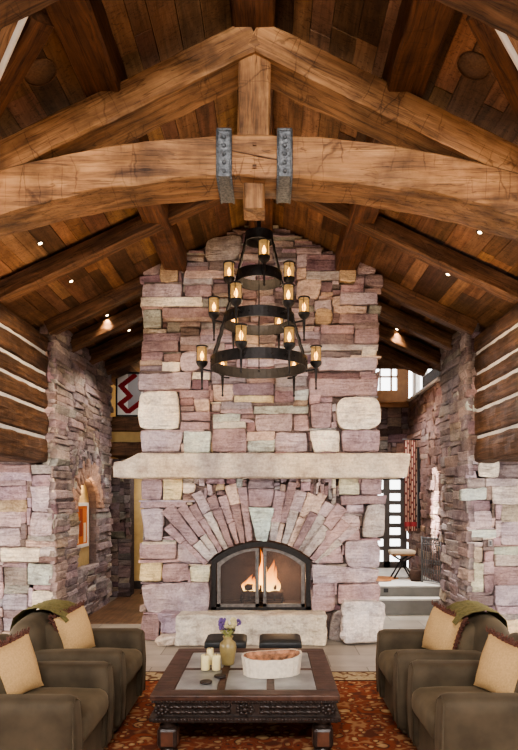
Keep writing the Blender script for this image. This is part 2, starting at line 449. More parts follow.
# ------------------------------------------------------------------ stone work
PAL = [((160, 140, 142), 5), ((170, 156, 160), 4), ((146, 126, 128), 4), ((182, 162, 150), 3), ((190, 172, 146), 0.8),
       ((178, 180, 174), 0.7), ((206, 196, 182), 1.0), ((134, 116, 114), 2), ((168, 160, 158), 3)]
def pick(rng):
    t = rng.random() * sum(w for _, w in PAL)
    for c, w in PAL:
        t -= w
        if t <= 0: break
    k = rng.uniform(0.78, 1.14)
    return (c[0] * k + rng.uniform(-5, 5), c[1] * k + rng.uniform(-4, 4), c[2] * k + rng.uniform(-5, 5))

NC = dict(mauve=(162, 141, 143), lav=(172, 158, 162), cream=(222, 212, 194), buff=(204, 188, 150), blue=(182, 190, 184),
          pink=(196, 174, 160), tan=(180, 158, 130), grey=(178, 170, 166), dark=(140, 120, 121), green=(188, 186, 164))

def stone(mb, q, fn, depth, rng, col, rnd=0.25, gap=0.0022, rough=0.012, res=0.045, back=-0.05, jit=0.008):
    """one rough-faced stone: quad q of (u,v), face standing `depth` proud"""
    (a, b_, c, d) = [Vector((p[0] + rng.uniform(-jit, jit), p[1] + rng.uniform(-jit, jit))) for p in q]
    cen = (a + b_ + c + d) / 4
    wu = ((b_ - a).length + (c - d).length) / 2; hv = ((d - a).length + (c - b_).length) / 2
    nu = max(3, min(16, int(wu / res) + 1)); nv = max(3, min(16, int(hv / res) + 1))
    sd = rng.uniform(0, 100); tu = rng.uniform(-0.02, 0.02); tv = rng.uniform(-0.015, 0.015)
    mn = min(wu, hv)
    bev = min(0.011, mn * 0.14)
    rnd *= 0.55; a += Vector((rng.uniform(-.22, .12), rng.uniform(-.2, .1))) * min(mn, .09); c += Vector((rng.uniform(-.12, .22), rng.uniform(-.1, .2))) * min(mn, .09)
    def grid(nn, ext):
        g = [0.0, min(0.3, bev / ext)]
        k = nn - 2
        for i in range(1, k): g.append(g[1] + (1 - 2 * g[1]) * i / k)
        return g + [1 - g[1], 1.0]
    us = grid(nu, wu); vs_ = grid(nv, hv)
    V = []; Fc = []; cols = []
    colA = lin(col)
    for j, t in enumerate(vs_):
        for i, s in enumerate(us):
            p = (a * (1 - s) + b_ * s) * (1 - t) + (d * (1 - s) + c * s) * t
            # round the corners
            x = 2 * s - 1; y = 2 * t - 1
            cr = (abs(x) * abs(y)) ** 3 * rnd
            p = p + (cen - p) * cr * 0.5 * mn / max(wu, hv, 1e-6) * 1.2
            off = cen - p
            if off.length > 1e-6: p = p + off.normalized() * gap
            edge = (i in (0, len(us) - 1)) or (j in (0, len(vs_) - 1))
            p = p + Vector((ns(p.x * 9 + sd, p.y * 9, 1.3), ns(p.x * 9, p.y * 9 + sd, 5.1))) * (0.9 * bev)
            h = depth + tu * x + tv * y + rough * (ns(p.x * 6 + sd, p.y * 9, sd) + 0.7 * ns(p.x * 17, p.y * 23 + sd, sd * 2))
            if edge: h -= bev * 0.9
            V.append(fn(p.x, p.y, h))
            cols.append(colA)
    nU = len(us); nV = len(vs_)
    for j in range(nV - 1):
        for i in range(nU - 1):
            Fc.append((j * nU + i, j * nU + i + 1, (j + 1) * nU + i + 1, (j + 1) * nU + i))
    # skirt back into the wall
    per = [i for i in range(nU)] + [j * nU + nU - 1 for j in range(1, nV)] + [(nV - 1) * nU + i for i in range(nU - 2, -1, -1)] + [j * nU for j in range(nV - 2, 0, -1)]
    b0 = len(V); dk = tuple(x * 0.5 for x in colA[:3]) + (1,)
    f0 = fn(0, 0, 0); f1 = fn(0, 0, 1); dv = Vector(f1) - Vector(f0)
    for k in per:
        V.append(Vector(V[k]) + dv * (back - depth)); cols.append(dk)
    n = len(per)
    for k in range(n):
        k2 = (k + 1) % n
        Fc.append((per[k], per[k2], b0 + k2, b0 + k))
    mb.add(V, Fc, cols, False)

def layout(nx, nz, occ, rng, wr, hr, minw=3):
    out = []
    for j in range(nz):
        i = 0
        while i < nx:
            if occ[j][i]: i += 1; continue
            free = 0
            while i + free < nx and not occ[j][i + free]: free += 1
            ht = rng.randint(*hr); wt = int(rng.uniform(*wr) * (0.75 + 0.5 * ht / hr[1]))
            w = min(wt, free)
            if free - w < minw: w = free if free < wt * 1.5 else max(minw, free // 2)
            h = 1
            while h < ht and j + h < nz and not any(occ[j + h][i:i + w]): h += 1
            if j + h < nz and j + h + 1 >= nz and not any(occ[j + h][i:i + w]): h += 1
            for jj in range(j, j + h):
                for ii in range(i, i + w): occ[jj][ii] = True
            if w * h >= 5: out.append((i, j, w, h))
            i += w
    return out

def inpoly(x, y, poly):
    r = False; n = len(poly)
    for i in range(n):
        x1, y1 = poly[i]; x2, y2 = poly[(i + 1) % n]
        if (y1 > y) != (y2 > y) and x < (x2 - x1) * (y - y1) / (y2 - y1) + x1: r = not r
    return r

def stone_wall(mb, u0, u1, v0, v1, fn, rng, cell=0.025, wr=(7, 18), hr=(3, 6), manual=(), hole=None, dr=(0.0, 0.045),
               edge=0.03, shade=1.0, rough=0.012, even=0.0, tone=(150, 133, 134)):
    """manual: (quad in u,v ; colour name ; depth ; rounding)"""
    nx = int(round((u1 - u0) / cell)); nz = int(round((v1 - v0) / cell))
    cu = (u1 - u0) / nx; cv = (v1 - v0) / nz
    occ = [[False] * nx for _ in range(nz)]
    polys = [m_[0] for m_ in manual]
    bbs = [(min(p[0] for p in q), max(p[0] for p in q), min(p[1] for p in q), max(p[1] for p in q)) for q in polys]
    for j in range(nz):
        for i in range(nx):
            x = u0 + (i + 0.5) * cu; z = v0 + (j + 0.5) * cv
            if hole and hole(x, z): occ[j][i] = True; continue
            for q, bb in zip(polys, bbs):
                if bb[0] <= x <= bb[1] and bb[2] <= z <= bb[3] and inpoly(x, z, q): occ[j][i] = True; break
    for q, cn, dp, rd in manual:
        col = NC[cn] if isinstance(cn, str) else cn
        k = rng.uniform(0.95, 1.05)
        stone(mb, q, fn, dp, rng, tuple(x * k * shade for x in col), rd, rough=rough * 1.3, jit=0.004)
    for (i, j, w, h) in layout(nx, nz, occ, rng, wr, hr):
        a, b_ = u0 + i * cu, u0 + (i + w) * cu; c, d = v0 + j * cv, v0 + (j + h) * cv
        if i == 0: a -= rng.uniform(-0.3, 1) * edge
        if i + w == nx: b_ += rng.uniform(-0.3, 1) * edge
        col = tuple((x * (1 - even) + y_ * even) * shade for x, y_ in zip(pick(rng), tone))
        stone(mb, [(a, c), (b_, c), (b_, d), (a, d)], fn, rng.uniform(*dr), rng, col, rng.uniform(0.15, 0.5), rough=rough)

def zc(x): return 5.28 - 0.47 * abs(x)       # underside of the roof planks

# ================================================================== SETTING
YB, YF = -2.6, 13.2
XL = 2.72          # log wall face
mb = MB(); box(mb, -5.0, 5.0, YB, YF, -0.12, 0.0)
struct(mb.build('floor', M['floor']))

mb = MB(); box(mb, -2.62, -1.0, 8.75, 12.17, 0.0, 0.006); struct(mb.build('floor_corridor', M['corridor_wood']))
# ceiling: planks running along the room
mb = MB(); rng = random.Random(5)
for s in (-1, 1):
    x = 0.0
    while x < 2.95:
        w = rng.uniform(0.11, 0.2); x2 = min(x + w, 2.98)
        y = YB - rng.uniform(0, 1.5); yend = 10.35 if (s > 0 and x > 1.2) else YF     # dormer over the hall
        while y < yend:
            y2 = min(yend, y + rng.uniform(1.0, 2.6)); t = rng.uniform(0, 0.006)
            k = rng.choice([0.42, 0.6, 0.75, 0.85, 1.0, 1.1, 1.3]) * rng.uniform(0.9, 1.1)
            col = (k, k * rng.uniform(0.90, 1.05), k * rng.uniform(0.82, 1.12), 1)
            vs = []
            for xx in (x + 0.002, x2 - 0.002):
                for yy in (max(y, YB) + 0.002, y2 - 0.002):
                    for dz in (t, 0.05): vs.append((s * xx, yy, zc(xx) + dz))
            mb.add(vs, BOXF, col); y = y2
        x = x2
    prism(mb, [(0, zc(0) + 0.03), (3.0, zc(3.0) + 0.03), (3.0, zc(3.0) + 0.2), (0, zc(0) + 0.2)], lambda a, b, d: (s * a, d, b), YB, YF if s < 0 else 10.35, (0.3, 0.3, 0.3, 1))
    if s > 0:
        prism(mb, [(0, zc(0) + 0.03), (1.25, zc(1.25) + 0.03), (1.25, zc(1.25) + 0.2), (0, zc(0) + 0.2)], lambda a, b, d: (s * a, d, b), 10.35, YF, (0.3, 0.3, 0.3, 1))
        box(mb, 1.15, 3.2, 10.3, YF, 4.95, 5.05, (0.7, 0.7, 0.7, 1)); box(mb, 1.2, 3.1, 10.35, 10.42, 3.95, 5.0, (0.6, 0.6, 0.6, 1)); box(mb, 1.2, 1.25, 10.35, YF, 4.7, 5.0, (0.6, 0.6, 0.6, 1))
struct(mb.build('ceiling', M['plank']))
for s in (-1, 1):
    mb = MB(); box(mb, *(sorted((s * 2.74, s * 5.0))), YB, 7.95, 2.24, 2.36, (0.5, 0.5, 0.5, 1))
    struct(mb.build('ceiling', M['plank']))
# outer shell
for s, nm in ((-1, 'wall_left_bay'), (1, 'wall_right_bay')):
    mb = MB(); box(mb, *(sorted((s * 4.9, s * 5.0))), YB, 7.95, 0, 2.24); struct(mb.build(nm, M['wall']))
mb = MB(); box(mb, -5, 5, YB - 0.1, YB, 0, 5.4); struct(mb.build('wall_rear', M['wall']))
mb = MB(); box(mb, -3.0, 1.35, YF, YF + 0.1, 0, 5.4); struct(mb.build('wall_back', M['plaster']))

# log walls above the side bays
LOGZ = [2.22, 2.55, 2.89, 3.14, 3.355, 3.62, 3.86]
for s, nm in ((-1, 'wall_left'), (1, 'wall_right')):
    root = bpy.data.objects.new(nm, None); C.objects.link(root); root.matrix_basis = Matrix.Translation((s * XL, 2.6, 2.22)); struct(root)
    for i in range(6):
        z0, z1 = LOGZ[i], LOGZ[i + 1]
        prof = [(0.07, z0 - 0.0), (0.0, z0 + 0.018), (-0.012, (z0 + z1) / 2), (0.0, z1 - 0.036), (0.07, z1 - 0.018), (0.22, z1 - 0.018), (0.22, z0)]
        pr = [(-s * (-a) if False else a, b) for a, b in prof]
        # local x runs along +Y ; local y = up x x = (-1,0,0)
        pr = [((-a) if s > 0 else a, b) for a, b in prof]
        beam('log', (s * XL, YB, 0), (s * XL, 7.9, 0), pr, M['log'], root, rough=0.014, sub=2, step=0.11)
        if i < 5:
            mb = MB(); x0, x1 = sorted((s * (XL + 0.022), s * (XL + 0.2)))
            box(mb, x0, x1, YB, 7.9, z1 - 0.03, z1 + 0.012); mb.build('chinking', M['chink'], root)
    mb = MB(); x0, x1 = sorted((s * (XL + 0.225), s * (XL + 0.3))); box(mb, x0, x1, YB, 11.5, 2.36, 4.03); mb.build('backing', M['log'], root)

# --- stone piers and passage walls
rng = random.Random(21)
for s, side in ((-1, 'left'), (1, 'right')):
    # front face beneath / beside the logs
    mb = MB()
    fn = lambda u, v, d: (s * u, 7.9 - d, v)
    q = []
    if s < 0:
        def pxq(pts): return [(-(CX + (x - VX) * 7.9 / F), EYE - (y - VY) * 7.9 / F) for x, y in pts]
        q = [(pxq([(54, 563), (28, 563), (28, 585), (54, 585)]), 'blue', 0.03, 0.2), (pxq([(40, 548), (2, 548), (2, 562), (40, 562)]), 'cream', 0.035, 0.25),
             (pxq([(21, 528), (-2, 528), (-2, 547), (21, 547)]), 'lav', 0.03, 0.4), (pxq([(53, 590), (33, 590), (33, 612), (53, 612)]), 'cream', 0.03, 0.4),
             (pxq([(53, 512), (31, 512), (31, 536), (53, 536)]), 'lav', 0.03, 0.2)]
    else:
        def pxq(pts): return [((CX + (x - VX) * 7.9 / F), EYE - (y - VY) * 7.9 / F) for x, y in pts]
        q = [(pxq([(478, 478), (499, 478), (499, 460), (478, 460)]), 'cream', 0.03, 0.4), (pxq([(460, 500), (486, 500), (486, 489), (460, 489)]), 'blue', 0.045, 0.2),
             (pxq([(468, 538), (496, 538), (496, 530), (468, 530)]), 'blue', 0.03, 0.2), (pxq([(468, 592), (483, 592), (483, 562), (468, 562)]), 'green', 0.035, 0.2),
             (pxq([(470, 528), (491, 528), (491, 511), (470, 511)]), 'lav', 0.03, 0.2), (pxq([(500, 545), (530, 545), (530, 522), (500, 522)]), 'lav', 0.03, 0.4),
             (pxq([(494, 606), (530, 606), (530, 585), (494, 585)]), 'lav', 0.03, 0.4)]
    stone_wall(mb, 2.63, 4.88, 0.0, 2.2, fn, rng, wr=(11, 30), hr=(3, 9), manual=q, rough=0.012)
    stone_wall(mb, 2.63, 2.80, 2.2, 4.03, fn, rng, wr=(5, 9), hr=(3, 7), rough=0.012)
    box(mb, *sorted((s * 2.65, s * 4.9)), 7.92, 8.3, 0, 2.25, lin((112, 98, 96)))
    # passage face
    if s < 0:
        hole = lambda y, z: 8.85 < y < 9.85 and 0.74 < z < (1.62 + math.sqrt(max(0, 0.5 ** 2 - (y - 9.35) ** 2)) * 0.9)
        arch = []
        for k in range(15):
            a0 = math.pi * k / 15; a1 = math.pi * (k + 1) / 15; ro = 0.76 + 0.08 * (k % 2)
            arch.append(([(9.35 + r_ * math.cos(a_), 1.62 + 0.9 * r_ * math.sin(a_)) for r_, a_ in ((0.51, a0), (ro, a0), (ro, a1), (0.51, a1))], (182, 152, 136), 0.03, 0.15))
        fn2 = lambda u, v, d: (-2.63 + d, u, v)
        stone_wall(mb, 7.88, 10.65, 0.0, 4.03, fn2, rng, wr=(14, 36), hr=(2, 5), manual=arch, hole=hole, shade=1.0, even=0.45, tone=(148, 140, 140), rough=0.012, dr=(0, 0.04))
        for a in ((7.92, 8.85, 0, 4.03), (9.85, 10.62, 0, 4.03), (8.85, 9.85, 0, 0.74)):
            box(mb, -2.95, -2.65, a[0], a[1], a[2], a[3], lin((112, 98, 96)))
        poly = [(8.85, 1.62)] + [(9.35 - 0.5 * math.cos(math.pi * k / 12), 1.62 + 0.45 * math.sin(math.pi * k / 12)) for k in range(1, 12)] + [(9.85, 1.62), (9.85, 4.03), (8.85, 4.03)]
        prism(mb, poly, lambda a, b, d: (d, a, b), -2.95, -2.65, lin((120, 100, 92)))
        box(mb, -2.95, -2.66, 10.55, 10.65, 0, 4.03, lin((112, 98, 96)))
    else:
        fn2 = lambda u, v, d: (2.63 - d, u, v)
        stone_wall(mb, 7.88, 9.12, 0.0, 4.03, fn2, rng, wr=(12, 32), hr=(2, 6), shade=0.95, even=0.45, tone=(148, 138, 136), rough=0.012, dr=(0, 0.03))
        box(mb, 2.65, 2.95, 7.92, 9.1, 0, 4.03, lin((112, 98, 96)))
        fn3 = lambda u, v, d: (2.87 - d, u, v)
        stone_wall(mb, 9.1, 12.3, 0.0, 3.68, fn3, rng, wr=(14, 34), hr=(3, 6), shade=0.82, even=0.5, tone=(150, 116, 104), rough=0.014, dr=(0, 0.035))  # reddish, dimmed tone paints the warm hall light into the stone
        box(mb, 2.88, 3.1, 9.1, 12.4, 0, 3.68, lin((112, 98, 96))); box(mb, 2.88, 3.1, 9.1, 10.0, 3.68, 4.3, lin((112, 98, 96)))
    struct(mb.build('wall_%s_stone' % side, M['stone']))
# niche lining + tall picture
mb = MB(); box(mb, -2.94, -2.76, 8.8, 9.9, 0.6, 2.2)
struct(mb.build('wall_niche', M['plaster']))
t = thing('wall_picture', 'narrow framed picture lit warm inside the arched stone niche', 'picture', (-2.75, 9.33, 1.03))
mb = MB(); box(mb, -2.76, -2.745, 8.98, 9.68, 1.08, 1.66, lin((206, 112, 44)))
for (ya, yb_, za, zb_, cc) in ((9.1, 9.25, 1.1, 1.5, (226, 190, 140)), (9.3, 9.45, 1.2, 1.62, (150, 62, 26)), (9.5, 9.62, 1.1, 1.4, (236, 205, 160))): box(mb, -2.746, -2.742, ya, yb_, za, zb_, lin(cc))
mb.build('canvas', M['woven'], t)
mb = MB()
for a in ((8.93, 8.98, 1.03, 1.71), (9.68, 9.73, 1.03, 1.71), (8.98, 9.68, 1.03, 1.08), (8.98, 9.68, 1.66, 1.71)): box(mb, -2.76, -2.73, *a)
mb.build('frame', M['white_trim'], t)

# --- far end, left: pier, loft edge
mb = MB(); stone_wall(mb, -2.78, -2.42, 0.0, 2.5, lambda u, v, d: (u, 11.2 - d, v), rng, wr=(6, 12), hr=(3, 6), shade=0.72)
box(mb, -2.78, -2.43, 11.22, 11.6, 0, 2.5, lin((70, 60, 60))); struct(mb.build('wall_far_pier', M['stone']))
mb = MB(); box(mb, -3.0, -0.6, 12.2, 12.3, 0, 2.5); struct(mb.build('wall_corridor', M['plaster']))
mb = MB(); box(mb, -3.0, -0.6, 12.17, 12.2, 0, 0.16); struct(mb.build('baseboard_corridor', M['ebony']))
mb = MB(); box(mb, -2.95, -2.85, 10.65, YF, 0, 4.03); struct(mb.build('wall_left_far', M['plaster']))
mb = MB(); box(mb, -2.85, -0.6, 11.4, YF, 2.56, 2.8); struct(mb.build('floor_loft', M['timber_dark']))
root = thing('loft_edge', 'timber and tan plaster edge of the loft under the zigzag rug', 'loft edge', (-1.7, 11.2, 2.54))
beam('lower_log', (-2.85, 11.3, 2.67), (-0.6, 11.3, 2.67), rect(0.2, -0.13, 0.13), M['timber_dark'], root)
mb = MB(); box(mb, -2.85, -0.6, 11.25, 11.38, 2.8, 2.99); mb.build('plaster_band', M['plaster'], root)
beam('upper_log', (-2.85, 11.3, 3.12), (-0.6, 11.3, 3.12), rect(0.2, -0.13, 0.13), M['timber_dark'], root)

# zigzag rug hung above the loft edge
t = thing('hanging_rug', 'white and grey rug with dark red zigzag above the loft beam', 'rug', (-2.0, 11.5, 3.27))
k = 11.5 / F
mb = MB(); W8 = lin((214, 208, 200)); RD = lin((120, 22, 26)); GY = lin((150, 146, 146))
x0, x1, z0, z1 = P(117.5, 0, 11.5).x, P(165, 0, 11.5).x, P(0, 415, 11.5).z, P(0, 374, 11.5).z
zig = [(134, 376), (121, 386), (130, 396), (120, 404), (128, 412), (141, 402)]
NXg, NZg = 150, 130
def rugcol(px, py):
    px = 117 + (px - 117) % 24.0
    if py > 413.5: return W8
    for (ax, ay), (bx, by) in zip(zig[:-1], zig[1:]):
        dx, dy = bx - ax, by - ay; t_ = max(0, min(1, ((px - ax) * dx + (py - ay) * dy) / (dx * dx + dy * dy)))
        if abs(px - ax - t_ * dx) + abs(py - ay - t_ * dy) < 3.4: return RD
    if px > 128 and py < 408: return GY
    return W8
for i in range(NXg):
    for j in range(NZg):
        xa, xb = x0 + (x1 - x0) * i / NXg, x0 + (x1 - x0) * (i + 1) / NXg; za, zb = z0 + (z1 - z0) * j / NZg, z0 + (z1 - z0) * (j + 1) / NZg
        pxm = VX + ((xa + xb) / 2 - CX) / k; pym = VY + (EYE - (za + zb) / 2) / k
        mb.add([(xa, 11.5, za), (xb, 11.5, za), (xb, 11.5, zb), (xa, 11.5, zb)], [(0, 1, 2, 3)], rugcol(pxm, pym))
mb.build('woven_panel', M['woven'], t)
mb = MB()
for a in ((x0 - 0.03, x0, z0 - 0.03, z1 + 0.03), (x1, x1 + 0.03, z0 - 0.03, z1 + 0.03), (x0, x1, z0 - 0.03, z0), (x0, x1, z1, z1 + 0.03)): box(mb, a[0], a[1], 11.48, 11.53, a[2], a[3])
box(mb, x0 + 0.01, x1 - 0.01, 11.505, 11.53, z0, z1)
mb.build('frame', M['black'], t)

# --- far end, right: stone wall, clerestory, glazed door, steps
YR = 12.3
mb = MB()
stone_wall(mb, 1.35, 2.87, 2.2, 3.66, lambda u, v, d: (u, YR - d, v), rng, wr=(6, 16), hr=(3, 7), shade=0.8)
box(mb, 1.35, 2.9, YR + 0.02, YR + 0.2, 2.2, 3.66, lin((80, 68, 66)))
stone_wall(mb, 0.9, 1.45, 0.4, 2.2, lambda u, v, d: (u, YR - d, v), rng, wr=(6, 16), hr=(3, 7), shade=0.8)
box(mb, 0.9, 1.45, YR + 0.02, YR + 0.2, 0.0, 2.2, lin((80, 68, 66)))
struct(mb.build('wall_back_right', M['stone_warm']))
mb = MB(); box(mb, 0.9, 1.45, YR, YF, 0, 4.7); struct(mb.build('wall_return', M['plaster']))
root = bpy.data.objects.new('door_1', None); C.objects.link(root); root.matrix_basis = Matrix.Translation((2.0, YR + 0.1, 0.4)); struct(root)
mb = MB(); dx0, dx1, dz0, dz1 = 1.46, 2.84, 0.40, 2.19
box(mb, dx0, dx1, YR + 0.05, YR + 0.13, dz1 - 0.04, dz1); box(mb, dx0, dx1, YR + 0.05, YR + 0.13, dz0, dz0 + 0.12)
for a, b_ in ((1.46, 1.56), (1.86, 1.9), (2.2, 2.26), (2.38, 2.50), (2.72, 2.84)): box(mb, a, b_, YR + 0.05, YR + 0.13, dz0, dz1)
for j in range(1, 7):
    z = dz0 + 0.16 + (dz1 - dz0 - 0.2) * j / 7; box(mb, dx0, dx1, YR + 0.06, YR + 0.12, z - 0.042, z + 0.042)
mb.build('door_frame', M['door_frame'], root)
mb = MB(); box(mb, dx0 + 0.02, dx1 - 0.02, YR + 0.088, YR + 0.094, dz0 + 0.05, dz1 - 0.02); mb.build('pane', M['glass'], root)
root = bpy.data.objects.new('window_1', None); C.objects.link(root); root.matrix_basis = Matrix.Translation((2.0, YR + 0.1, 3.6)); struct(root)
mb = MB()
for a in ((1.35, 1.44, 3.93, 4.6), (2.65, 2.87, 3.93, 4.6), (1.35, 2.87, 3.66, 3.93), (1.9, 1.96, 3.93, 4.6), (2.52, 2.545, 3.93, 4.6), (2.3, 2.32, 3.93, 4.6), (1.35, 2.7, 4.2, 4.22), (1.35, 2.87, 4.6, 4.95)): box(mb, a[0], a[1], YR + 0.04, YR + 0.14, a[2], a[3])
mb.build('window_frame', M['frame_wood'], root)
mb = MB(); box(mb, 1.35, 2.9, YR - 0.18, YR + 0.1, 3.66, 3.70); box(mb, 1.35, 2.88, YR - 0.12, YR + 0.1, 3.58, 3.66); mb.build('window_sill', M['frame_wood'], root)
mb = MB(); box(mb, 1.4, 2.75, YR + 0.088, YR + 0.094, 3.75, 4.7); mb.build('pane', M['glass'], root)
root = bpy.data.objects.new('window_2', None); C.objects.link(root); root.matrix_basis = Matrix.Translation((3.0, 11.0, 3.7)); struct(root)
mb = MB()
for a in ((10.0, 10.1), (10.8, 10.9), (11.5, 11.6), (12.1, 12.4)): box(mb, 2.96, 3.04, a[0], a[1], 3.7, 4.95)
box(mb, 2.96, 3.04, 10.0, 12.4, 3.7, 3.76); box(mb, 2.8, 3.1, 9.9, 12.3, 3.68, 3.72); box(mb, 2.96, 3.04, 10.0, 12.4, 4.7, 4.95)
mb.build('window_frame', M['white_trim'], root)
mb = MB(); box(mb, 2.99, 3.0, 10.0, 12.3, 3.74, 4.8); mb.build('pane', M['glass'], root)

mb = MB(); box(mb, 1.0, 2.88, 9.73, YR + 0.3, 0, 0.4); struct(mb.build('floor_landing', M['step']))
mb = MB(); box(mb, 1.0, 2.88, 9.715, 9.73, 0.0, 0.38); struct(mb.build('trim_1', M['riser']))
mb = MB(); box(mb, 1.0, 2.88, 9.45, 9.715, 0, 0.24); struct(mb.build('floor_step', M['step']))
mb = MB(); box(mb, 1.0, 2.88, 9.44, 9.45, 0.0, 0.215); struct(mb.build('trim_2', M['riser']))
p = P(386, 590.5, 9.71)
mb = MB(); box(mb, p.x - 0.035, p.x + 0.035, 9.706, 9.715, p.z - 0.03, p.z + 0.03)
tag(mb.build('step_light', M['black']), 'small dark square light set in the upper step riser', 'step light')

# ================================================================== FIREPLACE
Y1 = 7.75
def pf(x, y, Y=Y1): return (CX + (x - VX) * Y / F, EYE - (y - VY) * Y / F)
def Q(*pts): return [pf(*p_) for p_ in pts]
fp = thing('fireplace', 'tall purple grey stone fireplace and chimney with pale mantel', 'fireplace', (0, 8.2, 0))
man = []
def S(cn, x0, y0, x1, y1, dp=0.03, rd=0.25):
    man.append((Q((x0, y1), (x1, y1), (x1, y0), (x0, y0)), cn, dp, rd))
def SQ(cn, pts, dp=0.03, rd=0.25): man.append((Q(*pts), cn, dp, rd))
# above the mantel
S('cream', 140, 392, 180, 430, 0.06, 0.35); SQ('lav', [(142, 452), (180, 452), (185, 431), (141, 431)], 0.045); S('blue', 184, 431, 210, 453, 0.05, 0.1)
S('lav', 139, 374, 192, 390, 0.07); S('pink', 194, 399, 210, 412, 0.035); S('mauve', 212, 428, 247, 452, 0.04); S('blue', 247, 439, 275, 452, 0.035)
S('mauve', 180, 391, 209, 398, 0.03); S('mauve', 181, 413, 210, 421, 0.03); S('mauve', 181, 422, 210, 430, 0.03)
SQ('cream', [(336, 430), (381, 429), (379, 397), (335, 398)], 0.08, 0.75); SQ('cream', [(313, 452), (340, 452), (340, 430), (309, 431)], 0.04); S('mauve', 341, 430, 379, 452, 0.05)
S('blue', 253, 406, 309, 413, 0.03); SQ('mauve', [(311, 428), (331, 428), (332, 402), (310, 404)], 0.035); S('lav', 255, 414, 292, 431, 0.03); S('mauve', 293, 414, 309, 431, 0.03)
S('mauve', 309, 379, 377, 396, 0.05, 0.2); S('lav', 275, 432, 308, 452, 0.03); S('blue', 212, 414, 240, 422, 0.03); S('buff', 234, 395, 274, 402, 0.035); S('pink', 212, 384, 233, 401, 0.03)
S('tan', 162, 262, 179, 284, 0.10, 0.45); S('tan', 339, 261, 355, 285, 0.10, 0.45); S('lav', 143, 262, 161, 276, 0.03); S('lav', 356, 258, 375, 275, 0.06, 0.3)
S('cream', 142, 299, 203, 308, 0.075, 0.2); S('blue', 143, 310, 162, 328, 0.04); SQ('grey', [(205, 262), (238, 262), (243, 236), (206, 239)], 0.06, 0.7)
S('mauve', 163, 309, 210, 318, 0.05); S('dark', 142, 342, 180, 352, 0.07); S('lav', 143, 285, 182, 298, 0.05); S('mauve', 184, 285, 212, 298, 0.03)
SQ('pink', [(295, 300), (319, 300), (321, 281), (297, 280)], 0.05, 0.4); S('tan', 315, 309, 332, 326, 0.05, 0.6); S('pink', 333, 306, 366, 314, 0.04)
S('mauve', 354, 330, 378, 345, 0.07); S('lav', 340, 294, 378, 305, 0.07); S('grey', 306, 272, 342, 281, 0.05); S('mauve', 340, 316, 378, 324, 0.06)
S('grey', 276, 345, 378, 351, 0.05); S('cream', 362, 347, 376, 356, 0.05, 0.5); S('lav', 318, 358, 376, 371, 0.05)
S('lav', 181, 352, 200, 372, 0.045, 0.6); S('cream', 162, 362, 180, 372, 0.03)
# under the mantel
S('buff', 163, 479, 182, 500, 0.04, 0.15); S('mauve', 141, 480, 162, 500, 0.04); S('mauve', 141, 501, 186, 507, 0.03)
SQ('lav', [(146, 541), (163, 541), (163, 508), (141, 508)], 0.06, 0.3); S('mauve', 140, 543, 177, 559, 0.07, 0.3)
SQ('lav', [(178, 562), (210, 563), (196, 541), (178, 542)], 0.04); S('buff', 141, 561, 162, 581, 0.05, 0.2); S('mauve', 163, 563, 189, 581, 0.05, 0.3); S('green', 190, 565, 210, 582, 0.04, 0.3)
SQ('lav', [(148, 613), (210, 611), (210, 582), (141, 584)], 0.09, 0.4); SQ('dark', [(142, 640), (160, 640), (160, 614), (142, 614)], 0.06, 0.4)
S('green', 339, 478, 359, 495, 0.045, 0.15); S('mauve', 360, 478, 381, 495, 0.04); S('mauve', 340, 496, 385, 504, 0.07)
SQ('grey', [(361, 537), (384, 537), (383, 505), (366, 504)], 0.08, 0.4); S('lav', 335, 515, 360, 529, 0.05); S('mauve', 325, 530, 360, 540, 0.05)
SQ('lav', [(346, 568), (380, 568), (378, 539), (343, 540)], 0.07, 0.4); SQ('mauve', [(312, 563), (344, 563), (340, 541), (327, 541)], 0.05)
SQ('lav', [(312, 582), (376, 582), (378, 569), (312, 564)], 0.06); S('mauve', 312, 583, 335, 611, 0.05, 0.4); S('mauve', 337, 583, 379, 603, 0.08, 0.4)
SQ('grey', [(328, 640), (345, 640), (352, 604), (332, 612)], 0.06, 0.4)
# voussoirs
AC = (261.0, 616.0)
def ar(r, a): return (AC[0] + r * math.sin(math.radians(a)), AC[1] - r * math.cos(math.radians(a)))
vr = random.Random(3)
for s in (-1, 1):
    n = 9; a0, a1 = 6.2, 48.0
    edges = [a0 + (a1 - a0) * k / n + (vr.uniform(-0.7, 0.7) if 0 < k < n else 0) for k in range(n + 1)]
    for k in range(n):
        ea, eb = s * edges[k], s * edges[k + 1]
        ro = min(vr.uniform(126, 143), 134 / math.cos(math.radians((edges[k] + edges[k + 1]) / 2)))
        cuts = [76, ro] if vr.random() < 0.25 else [76, vr.uniform(94, 118), ro]
        for c0, c1 in zip(cuts[:-1], cuts[1:]):
            cn = vr.choice(['mauve', 'mauve', 'lav', 'dark', 'mauve', 'grey', 'dark', 'mauve', 'pink'])
            SQ(cn, [ar(c0, ea), ar(c1, ea), ar(c1, eb), ar(c0, eb)], vr.uniform(0.05, 0.085), 0.12)
SQ('mauve', [ar(110, -6), ar(110, 6), ar(128, 6), ar(128, -6)], 0.05)
